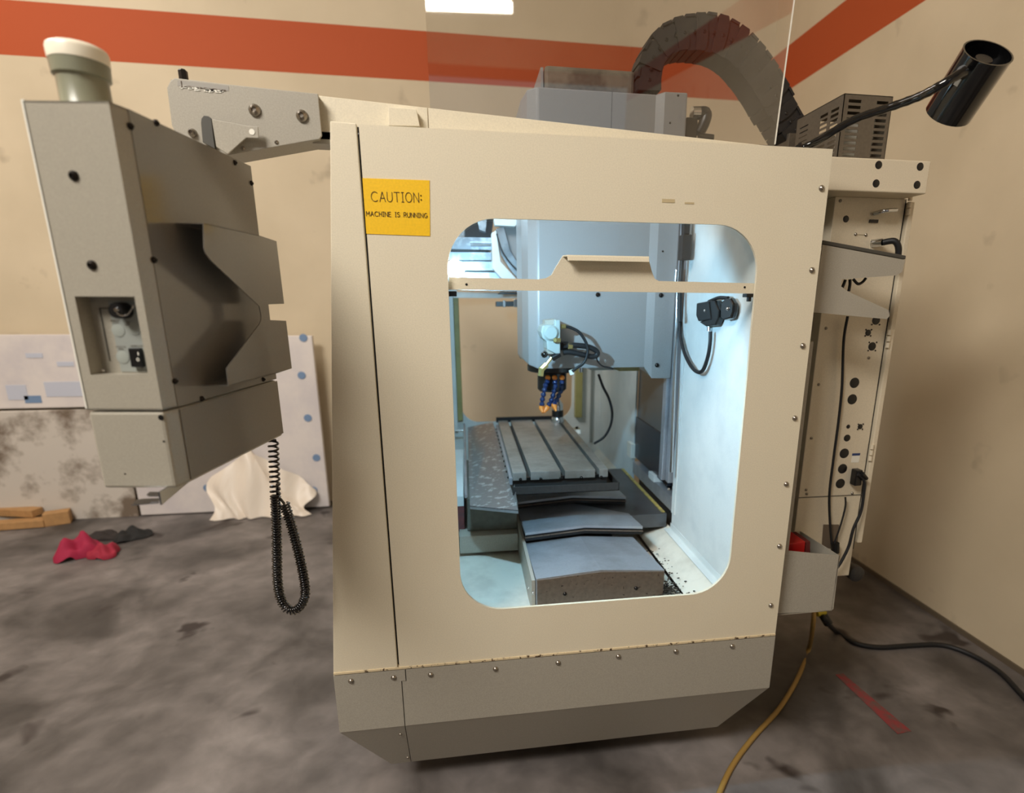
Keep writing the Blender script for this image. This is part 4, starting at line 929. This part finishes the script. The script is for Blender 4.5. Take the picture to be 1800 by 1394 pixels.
# far wall meets at the apex: plan is triangular
ax = PZ(nR.z, 1392, 924)
fz = n0[3].z
G().prism([nR, V((ax.x, ax.y, nR.z)), V((ax.x, ax.y, fz)), V((nR.x, nR.y, fz))], (-.002, 0, 0)).build('bin_side', M_gray, bin_)
G().prism([V((nL.x-.02, ax.y, nR.z)), V((ax.x, ax.y, nR.z)), V((ax.x, ax.y, fz)), V((nL.x-.02, ax.y, fz))], (0, .002, 0)).build('bin_back', M_gray, bin_)
G().prism([V((nL.x-.02, yb0, fz)), V((nR.x-.008, yb0, fz)), V((ax.x, ax.y, fz)), V((nL.x-.02, ax.y, fz))], (0, 0, .002)).build('bin_floor', M_gray, bin_)
rbx = thing('red_box', 'red cardboard box lying in the grey parts bin', 'box', PY(1.5, 1400, 970))
r_a = pxs([(1376, 958), (1416, 952), (1414, 975), (1372, 975)], 1.475)
G().prism(r_a, (0, .1, 0)).build('carton', M_redbox, rbx, bevel=.002)
q_ = PY(1.474, 1421, 955)
G().prism(pxs([(1417, 954), (1424, 952), (1424, 975), (1415, 975)], 1.478), (0, .08, 0)).build('carton_flap', mat('maroon_card', (90, 30, 28), .6), rbx)

# ------------------------------------------------------------------ gooseneck lamp
gl = thing('gooseneck_lamp', 'black gooseneck lamp with cylindrical shade reaching out to the right', 'lamp', PY(1.47, 1415, 262))
top = PY(1.22, 1737, 92); bot = PY(1.315, 1667, 200)
axd = (bot-top).normalized(); Lb = (bot-top).length; rl_ = .0515
n = 28
g = G().lathe(top, axd, [(0, rl_*1.02), (.004, rl_), (Lb, rl_), (Lb, rl_*.96), (.006, rl_*.95), (.006, rl_*.95)], n, cap0=False, cap1=False)
g.lathe(top, axd, [(0, rl_*1.02), (0, rl_*.95), (.008, rl_*.95)], n, cap0=False, cap1=False)
g.build('lamp_shade', M_blackgloss, gl, smooth=40)
G().lathe(top+axd*.035, axd, [(0, rl_*.94), (.003, rl_*.94)], n).build('shade_baffle', M_black, gl, smooth=40)
G().lathe(top+axd*.012, axd, [(0, .018), (.03, .024)], 16).build('lamp_socket', M_black, gl, smooth=40)
att = PY(1.20, 1697, 124)
gp = smooth_path([PY(1.47, 1408, 262), PY(1.44, 1440, 246), PY(1.38, 1500, 211), PY(1.32, 1560, 190), PY(1.26, 1615, 170), PY(1.215, 1655, 149), att], 8)
G().tube(gp, [.0095+.0005*math.sin(i*2) for i in range(len(gp))], 12).build('gooseneck', M_blackgloss, gl, smooth=60)
G().cyl(att-RI*.008, att+RI*.014+V((0, .02, 0)), .01).build('swivel_joint', M_black, gl, smooth=40)
sc = PY(1.2, 1682, 160)
ctr = top+axd*((sc-top).dot(axd)); dr_ = (sc-ctr); dr_ = (EYE-ctr).normalized(); dr_ = (dr_-axd*dr_.dot(axd)).normalized(); tg = axd.cross(dr_)
sidev = tg if tg.dot(RI) < 0 else -tg
dd = (dr_*.92+sidev*.39).normalized(); tt = axd.cross(dd)
G().obox(ctr+dd*(rl_), axd*.018, tt*.005, dd*.0012).build('rating_sticker', mat('sticker_grey', (130, 128, 120), .5), gl)
G().cyl(PY(1.47, 1400, 258), PY(1.47, 1412, 275), .014).build('lamp_base', M_black, gl, smooth=40)

# ------------------------------------------------------------------ fluorescent tube fixture behind the camera (seen mirrored in the acrylic)
nS = V((0, -1, -tilt)).normalized(); pS = shp(0, 2.2)
def mirror(p): return p-nS*(2*(p-pS).dot(nS))
def mray(px, py, z):     # where the mirrored sight line reaches height z
    d = ray(px, py); d2 = d-nS*(2*d.dot(nS)); o_ = mirror(EYE); t = (z-o_.z)/d2.z; return o_+d2*t
zl = 3.45
fa, fb_ = mray(748, 8, zl), mray(900, 13, zl)
fix = thing('tube_light', 'white fluorescent tube fixture below the ceiling', 'lamp', (fa+fb_)/2)
G().tube([fa, fb_], .05, 10).build('tube', emit('tube_glow', (1, .93, .8), 14), fix, smooth=60)
G().box((min(fa.x, fb_.x), fa.y-.07, zl+.06), (max(fa.x, fb_.x), fa.y+.07, zl+.12)).build('fixture_body', M_white, fix)

# ------------------------------------------------------------------ things along the back wall and on the floor
yw = YB
def dotmat(name, base, dot, sc):
    m = bpy.data.materials.new(name); m.use_nodes = True; nt = m.node_tree; N = nt.nodes; L = nt.links; b = N['Principled BSDF']; b.inputs['Roughness'].default_value = .5
    tc = N.new('ShaderNodeTexCoord'); v = N.new('ShaderNodeTexVoronoi'); v.inputs['Scale'].default_value = sc; L.new(tc.outputs['Object'], v.inputs['Vector'])
    r = N.new('ShaderNodeValToRGB'); r.color_ramp.elements[0].position = .1; r.color_ramp.elements[0].color = lin(dot); r.color_ramp.elements[1].position = .16; r.color_ramp.elements[1].color = lin(base)
    L.new(v.outputs['Distance'], r.inputs['Fac']); L.new(r.outputs['Color'], b.inputs['Base Color']); return m
M_wrap = mat('white_house_wrap', (224, 216, 212), .6, blot=.5, bscale=3, blotcol=(196, 190, 196))
M_wrapblue = mat('wrap_blue_print', (116, 142, 176), .6)
def onwall(px, py, y): return PY(y, px, py)
# left wrapped board
b = thing('foam_board', 'white wrapped insulation board with faint blue print leaning left of pendant', 'board', V((-2.9, 4.28, 1.2)))
z1 = onwall(100, 588, 4.25).z; z0 = onwall(100, 716, 4.25).z; xr = onwall(378, 650, 4.25).x
G().box((-4.2, 4.23, z0), (xr, 4.27, z1)).build('board_sheet', M_wrap, b, bevel=.004)
g = G()
for px, py, w_, h_ in ((58, 702, .05, .05), (120, 684, .14, .1), (30, 690, .06, .1), (60, 625, .05, .03), (115, 640, .05, .03)):
    c_ = onwall(px, py, 4.228)
    G().box((c_.x-w_, 4.227, c_.z-h_*.5), (c_.x+w_, 4.231, c_.z+h_*.5)).build('print_mark', M_wrapblue if px == 58 else mat('faint_print', (196, 200, 214), .6), b)
# stained lower board
b = thing('stained_board', 'dirty white plaster-stained board standing on the floor at far left', 'board', V((-2.9, 4.2, 0)))
xr2 = onwall(228, 800, 4.2).x
G().box((-4.2, 4.17, 0), (xr2, 4.21, z0-.01)).build('board_sheet', mat('stained_plaster', (206, 198, 188), .8, blot=.95, bscale=3.2, blotcol=(112, 96, 80), blo=.50, bhi=.64), b, bevel=.003)
b = thing('wrapped_panel', 'white plastic wrapped panel with blue dots leaning beside the machine', 'panel', V((-1.3, 4.2, 0)))
zz1 = onwall(470, 590, 4.2).z; xq = onwall(562, 700, 4.2).x
G().box((xr2+.02, 4.16, .01), (xq, 4.20, zz1)).build('panel_sheet', M_wrap, b, bevel=.006)
for px, py in ((533, 594), (530, 660), (541, 735), (556, 805), (551, 862), (390, 880), (364, 858)):
    c_ = onwall(px, py, 4.155); G().lathe(V((c_.x, 4.158, c_.z)), (0, -1, 0), [(0, .028), (.002, .026)], 12).build('blue_dot', M_wrapblue, b)
# draped plastic
nu, nv = 24, 14
rows = []
c0 = onwall(372, 880, 4.08); c1 = onwall(545, 878, 4.08)
for j in range(nv):
    v_ = j/(nv-1); row = []
    for i in range(nu):
        u_ = i/(nu-1); x = c0.x+(c1.x-c0.x)*u_; top_ = .5-.62*abs(u_-.4)**1.1
        row.append(V((x+.04*math.sin(v_*6+u_*9), 4.14-.14*(1-v_)-.02*math.sin(u_*30+v_*5), .008+top_*v_)))
    rows.append(row)
G().sheet(rows, nu, nv).build('plastic_sheeting', mat('plastic_drape', (232, 220, 205), .4), smooth=70, label='crumpled white plastic sheeting slumped against the wrapped panel', cat='sheeting')
# cloths, scraps
def cloth(name, cx, cy, rx, ry, h, m, label, cat, seed):
    random.seed(seed); n_ = 20; rows = []; ph_ = [random.uniform(0, 6) for _ in range(4)]
    for j in range(n_):
        row = []
        for i in range(n_):
            u_ = i/(n_-1)*2-1; v_ = j/(n_-1)*2-1; rr = 1+.2*math.sin(3*math.atan2(v_, u_)+ph_[0])
            e_ = max(0, 1-(u_*u_+v_*v_)/1.1); z = h*e_**.6*(.65+.35*math.sin(u_*6+ph_[1])*math.cos(v_*5+ph_[2]))
            sq = 1/max(1, math.sqrt(u_*u_+v_*v_))
            row.append(V((cx+rx*u_*rr*sq, cy+ry*v_*rr*sq, .004+max(0, z))))
        rows.append(row)
    return G().sheet(rows, n_, n_).build(name, m, smooth=80, label=label, cat=cat)
p = PZ(.03, 140, 966); cloth('cloth', p.x, p.y, .11, .12, .15, mat('pink_cloth', (160, 30, 66), .8), 'crumpled bright pink cloth lying on the floor', 'cloth', 3)
p = PZ(.03, 184, 968); cloth('cloth', p.x+.0, p.y, .075, .08, .09, mat('red_cloth', (156, 34, 58), .8), 'smaller reddish cloth bunched right beside the pink cloth', 'cloth', 5)
p = PZ(.02, 232, 939); cloth('rag', p.x, p.y, .10, .10, .07, mat('black_rag', (30, 30, 30), .8), 'black rag heap on the floor behind the pink cloth, right one', 'rag', 8)
p = PZ(.02, 180, 940); cloth('rag', p.x, p.y, .11, .08, .05, mat('dark_rag', (44, 38, 36), .8), 'flat dark rag on the floor behind the pink cloth, left one', 'rag', 9)
M_wood = mat('raw_wood', (180, 138, 90), .7, speck=.1, sscale=30)
for k, (px, py, w_, h_, a_, lb) in enumerate(((30, 912, .22, .05, .1, 'long pale wood offcut lowest in the scrap pile at far left'), (45, 902, .17, .05, -.25, 'shorter wood offcut lying across the scrap pile at far left'), (82, 905, .07, .09, .4, 'chunky wood block at the right end of the scrap pile'))):
    p = PZ(.04, px, py); ca, sa = math.cos(a_), math.sin(a_); zz_ = (.03, .085, .046)[k]
    G().obox(V((p.x+(.12 if k == 2 else 0), p.y-.08, zz_)), (w_*ca, w_*sa, 0), (-.04*sa, .04*ca, 0), (0, 0, h_*.5)).build('wood_offcut', M_wood, bevel=.003, label=lb, cat='wood', group=None)
# hoses on the floor at right
def floorhose(name, pts, r, m, label):
    P_ = []
    for q_ in pts:
        P_.append(PZ(r, q_[0], q_[1]) if len(q_) == 2 else PY(q_[2], q_[0], q_[1]))
    return G().tube(smooth_path(P_, 8), r, 8).build(name, m, smooth=60, label=label, cat='hose')
floorhose('air_hose', [(1431, 1070, 1.86), (1429, 1100, 1.80), (1422, 1140), (1402, 1192), (1370, 1245), (1325, 1295), (1288, 1345), (1262, 1400), (1235, 1470)], .009, M_hoseY, 'yellow hose dropping from the bin and running across the floor')
floorhose('power_cable', [(1444, 1080, 1.85), (1452, 1092, 1.83), (1470, 1110), (1502, 1130), (1545, 1138), (1600, 1135), (1655, 1134), (1705, 1150), (1755, 1180), (1790, 1215), (1830, 1260)], .011, M_rubber, 'thick black cable curving over the floor toward the right wall')
yt = thing('hose_coupling', 'black coupling with yellow tape on the cable end below the bin', 'coupling', PY(1.84, 1448, 1090))
G().cyl(PY(1.84, 1436, 1078), PY(1.84, 1450, 1075), .014).build('yellow_tape', mat('yellow_tape', (210, 190, 50), .5), yt, smooth=40)
G().cyl(PY(1.84, 1446, 1080), PY(1.83, 1456, 1096), .018).build('coupling_body', M_black, yt, smooth=40)
# red paint mark and debris under the machine's right side
a_, b_ = PZ(.001, 1475, 1185), PZ(.001, 1590, 1288); d_ = (b_-a_).normalized(); n_ = d_.cross(V((0, 0, 1)))*.03
G().prism([a_+n_*.6, b_+n_, b_-n_, a_-n_*.6], (0, 0, .001)).build('paint_mark', mat('red_spray_paint', (132, 50, 52), .7, blot=.9, bscale=22, blotcol=(92, 74, 68), blo=.42, bhi=.6), label='faded red paint line sprayed on the concrete floor at lower right', cat='floor mark')
random.seed(4)
g = G()
for k in range(60):
    p = V((random.uniform(.95, 1.25), random.uniform(1.9, 2.3), 0)); s_ = random.uniform(.006, .02)
    g.obox(p+V((0, 0, s_*.4)), (s_, s_*.3, 0), (-s_*.3, s_*.7, 0), (0, 0, s_*.4))
g.build('debris', mat('leaf_debris', (128, 92, 52), .8), kind='stuff', label='brown scraps and dry debris on the floor beneath the bin', cat='debris')
g = G()
for k in range(150):
    y_ = random.uniform(1.5, 1.85); p = V((.60+abs(random.gauss(0, .035)), y_, .612+.01*random.random())); s_ = random.uniform(.001, .0032)
    g.obox(p, (s_, s_*.4, 0), (-s_*.4, s_*.6, 0), (0, 0, s_*.4))
for k in range(160):
    p = V((.585+random.gauss(0, .02), 1.5+random.gauss(0, .02), .63+random.random()*.015)); s_ = random.uniform(.0015, .004)
    g.obox(p, (s_, s_*.4, 0), (-s_*.4, s_*.6, 0), (0, 0, s_*.4))
g.build('metal_chips', mat('chips_grey', (70, 66, 60), .5, metal=.5), kind='stuff', label='scatter of dark metal chips on the white pan beside the way cover', cat='chips')
